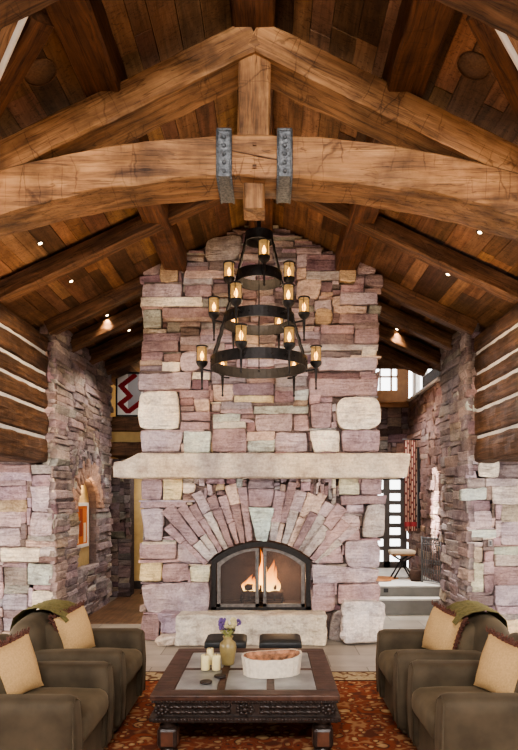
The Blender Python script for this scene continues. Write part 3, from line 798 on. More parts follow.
# slanting stones in the spandrels
opening_r = 75.3
def is_open(x, z):
    px = VX + (x - CX) * F / Y1; py = VY + (EYE - z) * F / Y1
    if 211 <= px <= 311 and py <= 612:
        return math.hypot(px - AC[0], py - AC[1]) < 76.5 if py < 566 else True
    return False
def hole(x, z):
    if z > zc(x) - 0.02: return True
    px = VX + (x - CX) * F / Y1; py = VY + (EYE - z) * F / Y1
    if 246 < px < 276 and 505 < py < 545: return True
    if 168 < px < 330 and py > 612: return True
    return is_open(x, z)
mb = MB(); rng = random.Random(77)
ul, vb = pf(143, 640); ur, vt = pf(378, 215)
rcl, rcr = pf(211, 0)[0], pf(309.5, 0)[0]; rct = pf(0, 345)[1]; rcb = pf(0, 455)[1]
def chim(u, v, d): return (u, Y1 - d + (0.045 if (rcl < u < rcr and rcb < v < rct) else 0.0), v)
stone_wall(mb, ul, ur, 0.0, 5.2, chim, rng, wr=(9, 30), hr=(2, 6), manual=man, hole=hole, dr=(0.0, 0.07), edge=0.05, rough=0.012)
# core behind the stones
core = lin((112, 98, 95))
top = [(ul + 0.02, zc(ul) - 0.01), (0, zc(0) - 0.01), (ur - 0.02, zc(ur) - 0.01)]
op = [pf(*ar(75.3, a)) for a in (41.5, 33, 25, 16, 8, 0, -8, -16, -25, -33, -41.5)]
poly = [(ul + 0.02, 0)] + top + [(ur - 0.02, 0), (pf(311, 0)[0], 0)] + op + [(pf(211, 0)[0], 0)]
prism(mb, poly, lambda a, b, d: (a, d, b), Y1 + 0.05, Y1 + 0.75, core)
for s, ue in ((-1, ul), (1, ur)):
    stone_wall(mb, Y1, Y1 + 0.85, 0, zc(ue) - 0.03, (lambda u, v, d: (ul + 0.03 - d, u, v)) if s < 0 else (lambda u, v, d: (ur - 0.03 + d, u, v)), rng, wr=(8, 18), hr=(4, 9), rough=0.01, edge=0.0, dr=(0, 0.03))
mb.build('chimney_stonework', M['stone'], fp)
mb = MB(); prism(mb, [(ul + 0.02, 0)] + top + [(ur - 0.02, 0)], lambda a, b, d: (a, d, b), Y1 + 0.76, Y1 + 0.9, core); mb.build('chimney_back', M['stone'], fp)
mb = MB(); stone(mb, Q((256, 541), (268, 541), (274, 507), (249, 507)), lambda u, v, d: (u, Y1 - d, v), 0.085, rng, (184, 200, 194), 0.12)
tag(mb.build('keystone', M['stone'], fp), 'pale blue green keystone')
# firebox
mb = MB(); xa, xb = pf(206, 0)[0], pf(316, 0)[0]
box(mb, xa, xb, Y1 + 0.70, Y1 + 0.745, 0.3, 1.4)
for x in (pf(211, 0)[0] - 0.001, pf(311, 0)[0] - 0.02):
    mb.add([(x, Y1 + 0.04, 0.38), (x + 0.02, Y1 + 0.04, 0.38), (x + 0.02, Y1 + 0.7, 0.38), (x, Y1 + 0.7, 0.38), (x, Y1 + 0.04, 1.0), (x + 0.02, Y1 + 0.04, 1.0), (x + 0.02, Y1 + 0.7, 1.0), (x, Y1 + 0.7, 1.0)],
           [(0, 1, 2, 3), (4, 5, 6, 7), (0, 1, 5, 4), (1, 2, 6, 5), (2, 3, 7, 6), (3, 0, 4, 7)])
box(mb, pf(211, 0)[0], pf(311, 0)[0], Y1 - 0.02, Y1 + 0.7, 0.0, 0.385)
mb.build('firebox', M['soot'], fp)
# mantel
mb = MB(); km = 7.45 / F
def mantel_fn(p_, hx, hy, hz):
    x, y, z = p_
    e = 0.012 * (ns(x * 5, y * 6, z * 7) + 0.6 * ns(x * 14, y * 14, z * 16))
    zz = z
    if x < -hx + 0.25 and z > 0: zz = z - 0.10 * min(1, (-hx + 0.25 - x) / 0.1)
    if x > hx - 0.1: x = x - 0.05 * (0.5 - z / (2 * hz)) * (1 if z < 0 else 0.6)
    return (x + e, y + e * (1.2 if y < 0 else 0), zz + e * 0.8)
mx0, mx1 = P(113, 0, 7.45).x, P(411, 0, 7.45).x; mz0, mz1 = P(0, 478, 7.45).z, P(0, 453, 7.45).z
mc = ((mx0 + mx1) / 2, 7.62, (mz0 + mz1) / 2)
def mcol(v):
    t_ = ns(v[0] * 1.3, 3.1, 0.2); base = (206, 192, 168) if t_ > -0.15 else (178, 166, 150)
    if abs(v[0] + 0.62) < 0.09: base = (168, 156, 142)
    return lin(base)
soft(mb, mc, (mx1 - mx0, 0.36, mz1 - mz0), 0.03, n=28, fn=mantel_fn, smooth=False)
mb.c = [mcol(v) for v in mb.v]
tag(mb.build('mantel', M['mantel'], fp), 'long pale stone mantel slab')
# hearth
mb = MB()
def rockfn(a, fx, fz):
    def f(p_, hx, hy, hz):
        x, y, z = p_
        e = a * (ns(x * 3 + fx, y * 3, z * 4 + fz) + 0.6 * ns(x * 8, y * 8 + fx, z * 10) + 0.3 * ns(x * 20, y * 20, z * 20 + fz))
        return (x + e * (1 if abs(x) > hx * 0.7 else 0.2), y + e * (1.4 if y < 0 else 0), z + e * (0.5 if z > 0 else 0))
    return f
hx0, hx1 = P(176, 0, 7.4).x, P(327, 0, 7.4).x
soft(mb, ((hx0 + hx1) / 2, 7.6, 0.19), (hx1 - hx0, 0.42, 0.375), 0.03, n=30, fn=rockfn(0.03, 1, 2), smooth=False, col=lin((205, 196, 176)))
tag(mb.build('hearth', M['mantel'], fp), 'pale rough stone hearth slab')
for (a0, a1, b0, b1, Yc, cn, sd) in ((342, 384, 602, 643, 7.5, (214, 206, 198), 4), (158, 179, 612, 634, 7.5, (170, 152, 158), 9), (160, 182, 634, 648, 7.45, (200, 186, 168), 12)):
    p0, p1 = P(a0, b1, Yc), P(a1, b0, Yc); z0 = max(0.0, p0.z)
    mb = MB(); soft(mb, ((p0.x + p1.x) / 2, Yc + 0.14, (z0 + p1.z) / 2), (p1.x - p0.x, 0.34, p1.z - z0), 0.05, n=12, fn=rockfn(0.05, sd, sd * 2), smooth=False, col=lin(cn))
    mb.build('boulder', M['mantel'], fp)

# fire screen with two doors
fs = thing('fire_screen', 'arched black iron fire screen with two mesh doors in the fireplace opening', 'fire screen', (0, Y1 - 0.05, 0.385))
ys = Y1 - 0.02
def fpt(x, y): a, b_ = pf(x, y, Y1); return (a, b_)
def band(mb, pts_o, pts_i, y0, y1):
    n = len(pts_o)
    for k in range(n - 1):
        vs = [(p_[0], yy, p_[1]) for yy in (y0, y1) for p_ in (pts_o[k], pts_o[k + 1], pts_i[k + 1], pts_i[k])]
        mb.add(vs, [(0, 1, 2, 3), (4, 5, 6, 7), (0, 1, 5, 4), (1, 2, 6, 5), (2, 3, 7, 6), (3, 0, 4, 7)])
AN = [-41 + 82 * k / 24 for k in range(25)]
outer = [fpt(211.5, 609)] + [fpt(*ar(74.6, a)) for a in AN] + [fpt(310.5, 609)]
inner = [fpt(216.5, 609)] + [fpt(216.5 + (a + 41) / 82 * 89, ar(70, a)[1] + (0.5 if abs(a) < 30 else 0)) for a in AN] + [fpt(305.5, 609)]
mb = MB(); band(mb, outer, inner, ys - 0.03, ys + 0.02)
bx0 = fpt(211.5, 606.5); bx1 = fpt(310.5, 609.5); box(mb, bx0[0], bx1[0], ys - 0.03, ys + 0.02, bx1[1], bx0[1])
mb.build('frame', M['iron'], fs)
def topy(x): return AC[1] - math.sqrt(70 ** 2 - (x - AC[0]) ** 2)
for s in (-1, 1):
    e0, e1 = (217.5, 259.0) if s < 0 else (263.0, 304.5)
    n = 12
    o_ = [fpt(e0, 606)] + [fpt(e0 + (e1 - e0) * k / n, topy(e0 + (e1 - e0) * k / n) + 1.5) for k in range(n + 1)] + [fpt(e1, 606)]
    w0 = 3.5
    i_ = [fpt(e0 + w0, 606)] + [fpt(e0 + w0 + (e1 - e0 - 2 * w0) * k / n, topy(e0 + (e1 - e0) * k / n) + 4.5) for k in range(n + 1)] + [fpt(e1 - w0, 606)]
    mb = MB(); band(mb, o_, i_, ys - 0.045, ys - 0.015)
    a, b_ = fpt(e0, 603), fpt(e1, 606.3); box(mb, a[0], b_[0], ys - 0.045, ys - 0.015, b_[1], a[1])
    d = mb.build('door', M['door_iron'], fs)
    mb = MB(); a = [(p_[0], ys - 0.028, p_[1]) for p_ in i_]; mb.add(a, [tuple(range(len(a)))]); mb.build('mesh_panel', M['screen'], d)
    mb = MB(); hx = e1 - 1.5 if s < 0 else e0 + 1.5
    a = fpt(hx, 596); b_ = fpt(hx, 556); lathe(mb, [(0.008, 0), (0.014, 0.01), (0.009, 0.03), (0.009, b_[1] - a[1] - 0.03), (0.014, b_[1] - a[1] - 0.01), (0.008, b_[1] - a[1])], (a[0], ys - 0.075, a[1]), 8)
    for zz in (a[1] + 0.06, b_[1] - 0.06): box(mb, a[0] - 0.005, a[0] + 0.005, ys - 0.07, ys - 0.04, zz - 0.006, zz + 0.006)
    mb.build('handle', M['railing'], d)
# grate, logs, flames
g = MB(); gc = P(262, 600, 8.1)
for k in range(6):
    x = gc.x - 0.27 + k * 0.108; tube(g, [(x, 7.97, 0.53), (x, 7.98, 0.455), (x, 8.26, 0.455), (x, 8.27, 0.53)], 0.009, 6)
tube(g, [(gc.x - 0.3, 8.02, 0.447), (gc.x + 0.3, 8.02, 0.447)], 0.009, 6); tube(g, [(gc.x - 0.3, 8.22, 0.447), (gc.x + 0.3, 8.22, 0.447)], 0.009, 6)
for x in (-0.26, 0.26):
    for y in (8.02, 8.22): tube(g, [(gc.x + x, y, 0.447), (gc.x + x, y, 0.386)], 0.009, 6)
tag(g.build('fire_grate', M['iron']), 'black iron grate holding the burning logs', 'grate')
for (x, y, z, a, L, rr, lb) in ((0, 8.05, 0.515, 0.08, 0.5, 0.05, 'charred log at the front of the fire grate'), (0.02, 8.19, 0.515, -0.1, 0.52, 0.05, 'charred log at the back of the fire grate'),
                             (-0.02, 8.12, 0.605, 0.12, 0.42, 0.042, 'charred log lying on top of the other fire logs')):
    mb = MB(); pts = [(gc.x + x + (t_ - 0.5) * L * math.cos(a), y + (t_ - 0.5) * L * math.sin(a) * 0.4, z + 0.006 * math.sin(t_ * 9)) for t_ in [k / 8 for k in range(9)]]
    tube(mb, pts, [rr * (1 + 0.1 * math.sin(k * 2.1)) for k in range(9)], 10); tag(mb.build('fire_log', M['charlog']), lb, 'log')
mb = MB(); fr = random.Random(9)
def flame(x, y, z, h, r):
    n = 9; vs = []; fs_ = []; cs = []; ph = fr.uniform(0, 6)
    m_ = 12
    for i in range(m_ + 1):
        t_ = i / m_; rr = r * (math.sin(math.pi * min(1, t_ * 0.85 + 0.15)) ** 0.9) * (1 - t_ * 0.55) if i < m_ else 0.001
        ox = 0.28 * r * math.sin(ph + t_ * 5) * t_ * 2; 
        c0, c1, c2 = (1.0, 0.62, 0.22), (1.0, 0.38, 0.06), (0.95, 0.17, 0.02)
        c_ = [c0[q] * (1 - 2 * t_) + c1[q] * 2 * t_ if t_ < .5 else c1[q] * (2 - 2 * t_) + c2[q] * (2 * t_ - 1) for q in range(3)]
        for k in range(n):
            a = 2 * math.pi * k / n; q = 1 + 0.25 * ns(math.cos(a) * 2 + ph, math.sin(a) * 2, t_ * 3)
            vs.append((x + ox + rr * q * math.cos(a), y + rr * q * 0.6 * math.sin(a), z + h * t_)); cs.append((*c_, 0.62 * (1 - t_ ** 2) + 0.03))
    for i in range(m_):
        for k in range(n):
            k2 = (k + 1) % n; fs_.append((i * n + k, i * n + k2, (i + 1) * n + k2, (i + 1) * n + k))
    mb.add(vs, fs_, cs, True)
for (dx, dy, h, r_) in ((-0.22, 0, 0.16, 0.05), (-0.15, 0.03, 0.22, 0.06), (-0.08, -0.02, 0.2, 0.06), (0.0, 0.02, 0.56, 0.06), (0.03, -0.02, 0.36, 0.06), (0.12, 0.0, 0.42, 0.07), (0.1, -0.04, 0.28, 0.06), (0.2, 0.02, 0.22, 0.05), (-0.03, 0.03, 0.42, 0.045), (0.16, 0.03, 0.34, 0.045)):
    flame(gc.x + dx, 8.1 + dy, 0.56, h, r_)
tag(mb.build('fire_flames', M['flame']), 'orange and yellow flames rising from the logs behind the screen', 'fire', kind='stuff')

# ================================================================== TIMBER ROOF
TY = 4.3
tr_ = thing('arched_truss', 'pale hewn timber truss with curved tie beam and iron straps', 'truss', (0, TY + 0.16, 4.27))
for s in (-1, 1):
    p0 = (0, TY + 0.165, 5.12 - 0.125); p1 = (s * 2.7, TY + 0.165, 5.12 - 0.125 - 0.49 * 2.7)
    beam('rafter', p0, p1, rect(0.33, -0.11, 0.11), M['timber'], tr_, rough=0.011, sub=4)
beam('king_post', (0, TY + 0.16, 4.2), (0, TY + 0.16, 4.93), [(-0.12, -0.115), (0.12, -0.115), (0.12, 0.115), (-0.12, 0.115)], M['timber'], tr_, up=(1, 0, 0), rough=0.007)
RA = 6.35
mb = MB(); hewn(mb, 5.4, [(-0.03, -0.145), (0.31, -0.145), (0.31, 0.145), (-0.03, 0.145)], 0.011, seed=55.5, sub=4,
                bend=lambda x, y, z: ((RA + z) * math.sin((x - 2.7) / RA), y, (RA + z) * math.cos((x - 2.7) / RA) - RA))
arch_o = mb.build('arched_tie_beam', M['timber'], tr_, basis=Matrix.Translation((0, TY, 4.125)))
# check crack across the middle of the arch
mb = MB(); a = P(232, 151, TY - 0.034); b_ = P(279, 160, TY - 0.034)
mb.add([(a.x, TY - 0.036, a.z), (b_.x, TY - 0.036, b_.z - 0.004), (b_.x, TY - 0.036, b_.z + 0.005), (a.x, TY - 0.036, a.z + 0.006)], [(0, 1, 2, 3)])
mb.add([(a.x, TY - 0.036, a.z), (a.x, TY + 0.0, a.z), (b_.x, TY, b_.z), (b_.x, TY - 0.036, b_.z - 0.004)], [(0, 1, 2, 3)])
for (px, py) in ((254.5, 144.5), (254.5, 167)):
    q = P(px, py, TY - 0.03); box(mb, q.x - 0.014, q.x + 0.014, TY - 0.042, TY - 0.02, q.z - 0.012, q.z + 0.012)
tag(mb.build('check_and_pegs', M['timber_dark'], tr_), 'dark check crack and wooden pegs')
beam('pendant_block', (0, TY + 0.15, 3.80), (0, TY + 0.15, 4.0), [(-0.10, -0.075), (0.10, -0.075), (0.10, 0.075), (-0.10, 0.075)], M['timber'], tr_, up=(1, 0, 0), rough=0.004)
for px in (224.5, 284.5):
    x = P(px, 0, TY).x; zt = P(0, 134.5, TY).z; zb = P(0, 177, TY).z - 0.024; yb = TY + 0.325
    mb = MB()
    def strap_strip(path, w=0.046):
        n = len(path); vs = []
        for (y, z) in path:
            for xx in (-w, w): vs.append((x + xx + 0.002 * ns(y * 30, z * 30, xx), y, z))
        mb.add(vs, [(2 * i, 2 * i + 1, 2 * i + 3, 2 * i + 2) for i in range(n - 1)])
    yf = TY - 0.056
    for off in (0.0, 0.012):
        path = [(yf + off, zt)] + [(yf + off + 0.002 * math.sin(k * 2.0), zt + (zb - zt) * k / 10) for k in range(1, 10)] + [(yf + off, zb + off)] + [(yf + (yb - yf) * k / 6, zb + off) for k in range(1, 7)] + [(yb - off, zt)]
        strap_strip(path)
    for xx in (-0.046, 0.046): tube(mb, [(x + xx, yf, zt), (x + xx, yf, zb), (x + xx, yb, zb), (x + xx, yb, zt)], 0.009, 6)
    tube(mb, [(x - 0.05, yf, zt), (x + 0.05, yf, zt)], 0.012, 6)
    st = mb.build('iron_strap', M['strap'], tr_)
    for k in range(5):
        mb = MB(); lathe(mb, [(0.016, 0), (0.014, 0.008), (0.006, 0.014), (0.001, 0.015)], (0, 0, 0), 8, M=Matrix.Translation((x, yf, zt - 0.05 - k * 0.058)) @ Matrix.Rotation(math.pi / 2, 4, 'X'))
        mb.build('bolt', M['strap'], st)

def ceil_pt(px, py, off=0.0):
    s = -1 if px < VX else 1
    a = (px - VX) / F; b_ = -(py - VY) / F
    # EYE + b Y = 5.21 - .47*s*(CX + aY)
    Y = (5.28 - off - 0.47 * s * CX - EYE) / (b_ + 0.47 * s * a)
    return Vector((CX + a * Y, Y, EYE + b_ * Y)), s
t = thing('rafter_pair', 'pair of brown rafters crossing the top corners nearest the viewer', 'rafters', (0, 3.08, 4.9))
for s in (-1, 1):
    beam('rafter', (s * 0.3, 3.08, 4.965 - 0.147), (s * 2.66, 3.08, 4.965 - 0.49 * 2.66), rect(0.33, -0.115, 0.115), M['timber_dark'], t, rough=0.011, sub=3)
# ridge beam
w = 0.145
o = beam('ridge_beam', (0, YB, 0), (0, Y1 - 0.02, 0), [(-w, 5.03), (w, 5.03), (w, zc(w) - 0.005), (0, zc(0) - 0.005), (-w, zc(w) - 0.005)], M['ridge'], rough=0.008, step=0.12, sub=2)
tag(o, 'dark ridge beam running along the roof peak above the truss', 'beam')
for s, sd in ((-1, 'left'), (1, 'right')):
    pr = [(0.925, 4.585), (1.19, 4.585), (1.19, zc(1.19) - 0.004), (0.925, zc(0.925) - 0.004)]
    o = beam('purlin', (0, YB, 0), (0, Y1 - 0.03, 0), [((a if s < 0 else -a), b_) for a, b_ in pr], M['purlin'], rough=0.009, step=0.1, sub=2)
    tag(o, 'red brown purlin on the %s slope running from the viewer to the chimney' % sd, 'beam', 'purlins')
    names = ['first', 'second', 'third', 'fourth', 'last']
    for i, y in enumerate((6.43, 7.88, 8.6, 9.45, 10.3)):
        zz = 5.09 if i == 1 else 5.05; xi = 0.15 if i == 0 else (1.42 if i == 1 else 0.3)
        p0 = (s * xi, y, zz + 0.102 - 0.47 * xi); p1 = (s * 2.7, y, zz + 0.102 - 0.47 * 2.7)
        o = beam('roof_rafter', p0, p1, rect(0.17, -0.09, 0.09), M['timber_dark'], rough=0.01, sub=3)
        tag(o, '%s dark sloping rafter behind the arched beam on the %s, counting toward the back' % (names[i], sd), 'rafter', 'sloping roof rafters')
    # valley beam by the near corner
    if s < 0: va, vb_, ta, tb = (40, 14), (-30, 140), (25, 12), (-34, 148)
    else: va, vb_, ta, tb = (480, 8), (541, 130), (489, 8), (556, 130)
    va, vb_ = ceil_pt(*va, 0.07)[0], ceil_pt(*vb_, 0.07)[0]; ta, tb = ceil_pt(*ta, 0.11)[0], ceil_pt(*tb, 0.11)[0]
    upn = Vector((s * 0.425, 0, 0.905))
    o = beam('valley_beam', va, vb_, rect(0.15, -0.065, 0.065), M['purlin'], rough=0.008, up=upn)
    tag(o, 'orange brown diagonal beam in the %s top corner beside the white trim' % sd, 'beam')
    struct(beam('trim_3' if s < 0 else 'trim_4', ta, tb, rect(0.03, -0.03, 0.012), M['white_trim'], rough=0.0, up=upn))
    struct(beam('trim_5' if s < 0 else 'trim_6', ta, tb, rect(0.028, 0.012, 0.115), M['plank_plain'], rough=0.0, up=upn))

# ceiling speakers and downlights
for (px, py, sd) in ((40, 72, 'left'), (474, 66, 'right')):
    p_, s = ceil_pt(px, py)
    Mx = Matrix.Translation(p_) @ Matrix.Rotation(s * math.atan(0.47), 4, 'Y')
    t = thing('ceiling_speaker', 'round flush speaker grille in the ceiling planks, %s top corner' % sd, 'speaker', tuple(p_), 'ceiling speakers')
    mb = MB(); lathe(mb, [(0.001, -0.004), (0.105, -0.004), (0.105, -0.001)], (0, 0, 0), 28, M=Mx); mb.build('grille', M['speaker'], t)
    mb = MB(); tube(mb, [Mx @ Vector((0.112 * math.cos(a), 0.112 * math.sin(a), -0.004)) for a in [2 * math.pi * k / 32 for k in range(32)]], 0.005, 6, closed=True); mb.build('rim', M['timber_dark'], t)
DL = [(40, 243, 'first downlight on the left slope, nearest the arched beam'), (71, 281, 'second downlight on the left slope counting from the arched beam'), (107, 315, 'third downlight on the left slope counting from the arched beam'), (129, 330, 'farthest downlight on the left slope, beside the chimney'),
      (480, 232, 'first downlight on the right slope, nearest the arched beam'), (448, 274, 'second downlight on the right slope counting from the arched beam'), (397, 329, 'farthest downlight on the right slope, beside the chimney')]
spots = []
for px, py, lb in DL:
    p_, s = ceil_pt(px, py); spots.append(p_)
    Mx = Matrix.Translation(p_) @ Matrix.Rotation(s * math.atan(0.47), 4, 'Y')
    t = thing('downlight', 'small round lit ' + lb, 'downlight', tuple(p_), 'ceiling downlights')
    mb = MB(); lathe(mb, [(0.02, -0.002), (0.034, -0.006), (0.034, 0.0)], (0, 0, 0), 16, M=Mx); mb.build('trim_ring', M['bronze'], t)
    mb = MB(); lathe(mb, [(0.001, -0.010), (0.016, -0.009), (0.02, -0.006)], (0, 0, 0), 16, M=Mx); mb.build('lens', M['down'], t)

# ================================================================== CHANDELIER
CHX, CHY = 0.006, 6.0
ch = thing('chandelier', 'three tier black iron ring chandelier with amber glass candle lamps', 'chandelier', (CHX, CHY, 5.0))
kc = CHY / F
def cz(py): return EYE - (py - VY) * kc
tiers = [(48.5 * kc, cz(364), 6, 0.0, 57 * kc), (35.5 * kc, cz(321), 6, 0.0, 45 * kc), (22.5 * kc, cz(278), 3, math.radians(-90), 31 * kc)]
def ring(mb, r, z, h, th):
    n = 48; vs = []
    for (rr, zz) in ((r, z - h), (r, z + h), (r - th, z + h), (r - th, z - h)):
        for k in range(n): a = 2 * math.pi * k / n; vs.append((CHX + rr * math.cos(a), CHY + rr * math.sin(a), zz))
    fs_ = [(j * n + k, j * n + (k + 1) % n, ((j + 1) % 4) * n + (k + 1) % n, ((j + 1) % 4) * n + k) for j in range(4) for k in range(n)]
    mb.add(vs, fs_, None, False)
for (r, z, n, a0, rl) in tiers:
    mb = MB(); ring(mb, r, z, 0.05, 0.014); 
    rg = mb.build('ring', M['iron'], ch)
    for k in range(12):
        mb = MB(); a = 2 * math.pi * (k + 0.5) / 12; soft(mb, (CHX + r * math.cos(a), CHY + r * math.sin(a), z), (0.02, 0.02, 0.02), 0.009, 3)
        mb.build('rivet', M['iron'], rg)
zt = cz(238)
mb = MB(); ring(mb, 0.135, zt, 0.045, 0.012); lathe(mb, [(0.13, 0.03), (0.13, 0.045), (0.03, 0.06), (0.03, 0.075)], (CHX, CHY, zt), 24); mb.build('top_ring', M['iron'], ch)
mb = MB(); lathe(mb, [(0.02, 0), (0.02, 5.03 - zt - 0.09), (0.07, 5.03 - zt - 0.085), (0.07, 5.03 - zt - 0.058)], (CHX, CHY, zt + 0.06), 16); mb.build('stem_and_canopy', M['iron'], ch)
radii = [0.128] + [t_[0] for t_ in tiers[::-1]]; zs = [zt] + [t_[1] for t_ in tiers[::-1]]
for k in range(4):
    a = math.radians(22 + 90 * k) if False else math.radians([12, 168, 200, -20][k])
    pts = []
    for (r0, z0), (r1, z1) in zip(list(zip(radii, zs))[:-1], list(zip(radii, zs))[1:]):
        for q in range(8):
            t_ = q / 8; rr = r0 + (r1 - r0) * t_; pts.append((CHX + rr * math.cos(a), CHY + rr * math.sin(a), z0 + (z1 - z0) * t_))
    pts.append((CHX + radii[-1] * math.cos(a), CHY + radii[-1] * math.sin(a), zs[-1]))
    mb = MB(); tube(mb, pts, [0.011 * (1 + 0.25 * (-1) ** q) for q in range(len(pts))], 7); mb.build('hanging_rod', M['iron'], ch)
mb = MB(); tube(mb, [(CHX, CHY, zt), (CHX, CHY, tiers[0][1] - 0.05)], 0.006, 6); lathe(mb, [(0.002, -0.03), (0.014, -0.015), (0.004, 0)], (CHX, CHY, tiers[0][1] - 0.05), 8); mb.build('centre_rod', M['iron'], ch)
lamp0 = None; lamp_lights = []
def make_lamp():
    mb = MB()
    lathe(mb, [(0.002, -0.235), (0.012, -0.225), (0.006, -0.21), (0.009, -0.15), (0.014, -0.06), (0.012, -0.05), (0.03, -0.035), (0.044, -0.02), (0.05, 0.0), (0.05, 0.008), (0.02, 0.008)], n=12)
    tube(mb, [(-0.012, 0, -0.06), (-0.09, 0, -0.075)], 0.008, 6)
    for a in (0.4, 2.5, 4.6): tube(mb, [(0.046 * math.cos(a), 0.046 * math.sin(a), 0.0), (0.046 * math.cos(a), 0.046 * math.sin(a), 0.135)], 0.0035, 5)
    tube(mb, [(0.046 * math.cos(a), 0.046 * math.sin(a), 0.135) for a in [2 * math.pi * k / 18 for k in range(18)]], 0.007, 6, closed=True)
    o = mb.build('lamp_holder', M['iron'])
    vs = []; n = 18
    for z in (0.008, 0.128):
        for k in range(n): a = 2 * math.pi * k / n; vs.append((0.042 * math.cos(a), 0.042 * math.sin(a), z))
    mb = MB(); mb.add(vs, [(k, (k + 1) % n, n + (k + 1) % n, n + k) for k in range(n)], None, True)
    g_ = mb.build('glass_shade', M['amber'], o)
    mb = MB(); lathe(mb, [(0.008, 0.01), (0.010, 0.03), (0.017, 0.05), (0.015, 0.068), (0.006, 0.09), (0.001, 0.1)], n=10); mb.build('bulb', M['bulb'], o)
    return o
LA = [[(-105.6, .055), (-59.7, .055), (0, 0), (180, 0), (134, 0), (50, 0)], [(-117.6, .06), (-51, .06), (0, .055), (180, .055), (128, .02), (63, .02)], [(-80, .07), (168, 0.0), (12, 0.0)]]
for ti, (r, z, n, a0, rl) in enumerate(tiers):
    for deg, dz in LA[ti]:
        a = math.radians(deg)
        if lamp0 is None: lamp0 = make_lamp(); o = lamp0
        else: o = copy_tree(lamp0)
        o.parent = ch; o.matrix_parent_inverse = ch.matrix_basis.inverted()
        pos = (CHX + rl * math.cos(a), CHY + rl * math.sin(a), z + 0.015 + dz)
        o.matrix_basis = Matrix.Translation(pos) @ Matrix.Rotation(a, 4, 'Z') @ Matrix.Scale(1.13, 4)

# ================================================================== RUG AND FURNITURE
mb = MB(); rx0, rx1, ry0, ry1 = -2.15, 2.2, 1.6, 6.28
bx = [0, 0.03, 0.06, 0.30, 0.34]
xs = [rx0 + b_ for b_ in bx] + [rx1 - b_ for b_ in bx[::-1]]; yy = [ry0 + b_ for b_ in bx] + [ry1 - b_ for b_ in bx[::-1]]
for i in range(len(xs) - 1):
    for j in range(len(yy) - 1):
        l = min(i, len(xs) - 2 - i, j, len(yy) - 2 - j)
        col = [(0, 1, 0, 1), (1, 0, 0, 1), (1, 0, 0, 1), (0, 1, 0, 1), (0, 0, 0, 1)][min(l, 4)]
        mb.add([(xs[i], yy[j], 0.014), (xs[i + 1], yy[j], 0.014), (xs[i + 1], yy[j + 1], 0.014), (xs[i], yy[j + 1], 0.014)], [(0, 1, 2, 3)], col)
for a in ((rx0, ry0, rx1, ry0), (rx1, ry0, rx1, ry1), (rx1, ry1, rx0, ry1), (rx0, ry1, rx0, ry0)):
    mb.add([(a[0], a[1], 0.0), (a[2], a[3], 0.0), (a[2], a[3], 0.014), (a[0], a[1], 0.014)], [(0, 1, 2, 3)], (0, 1, 0, 1))
tag(mb.build('persian_rug', M['rug']), 'red orange patterned rug with cream border under table and armchairs', 'rug')
RZ = 0.014

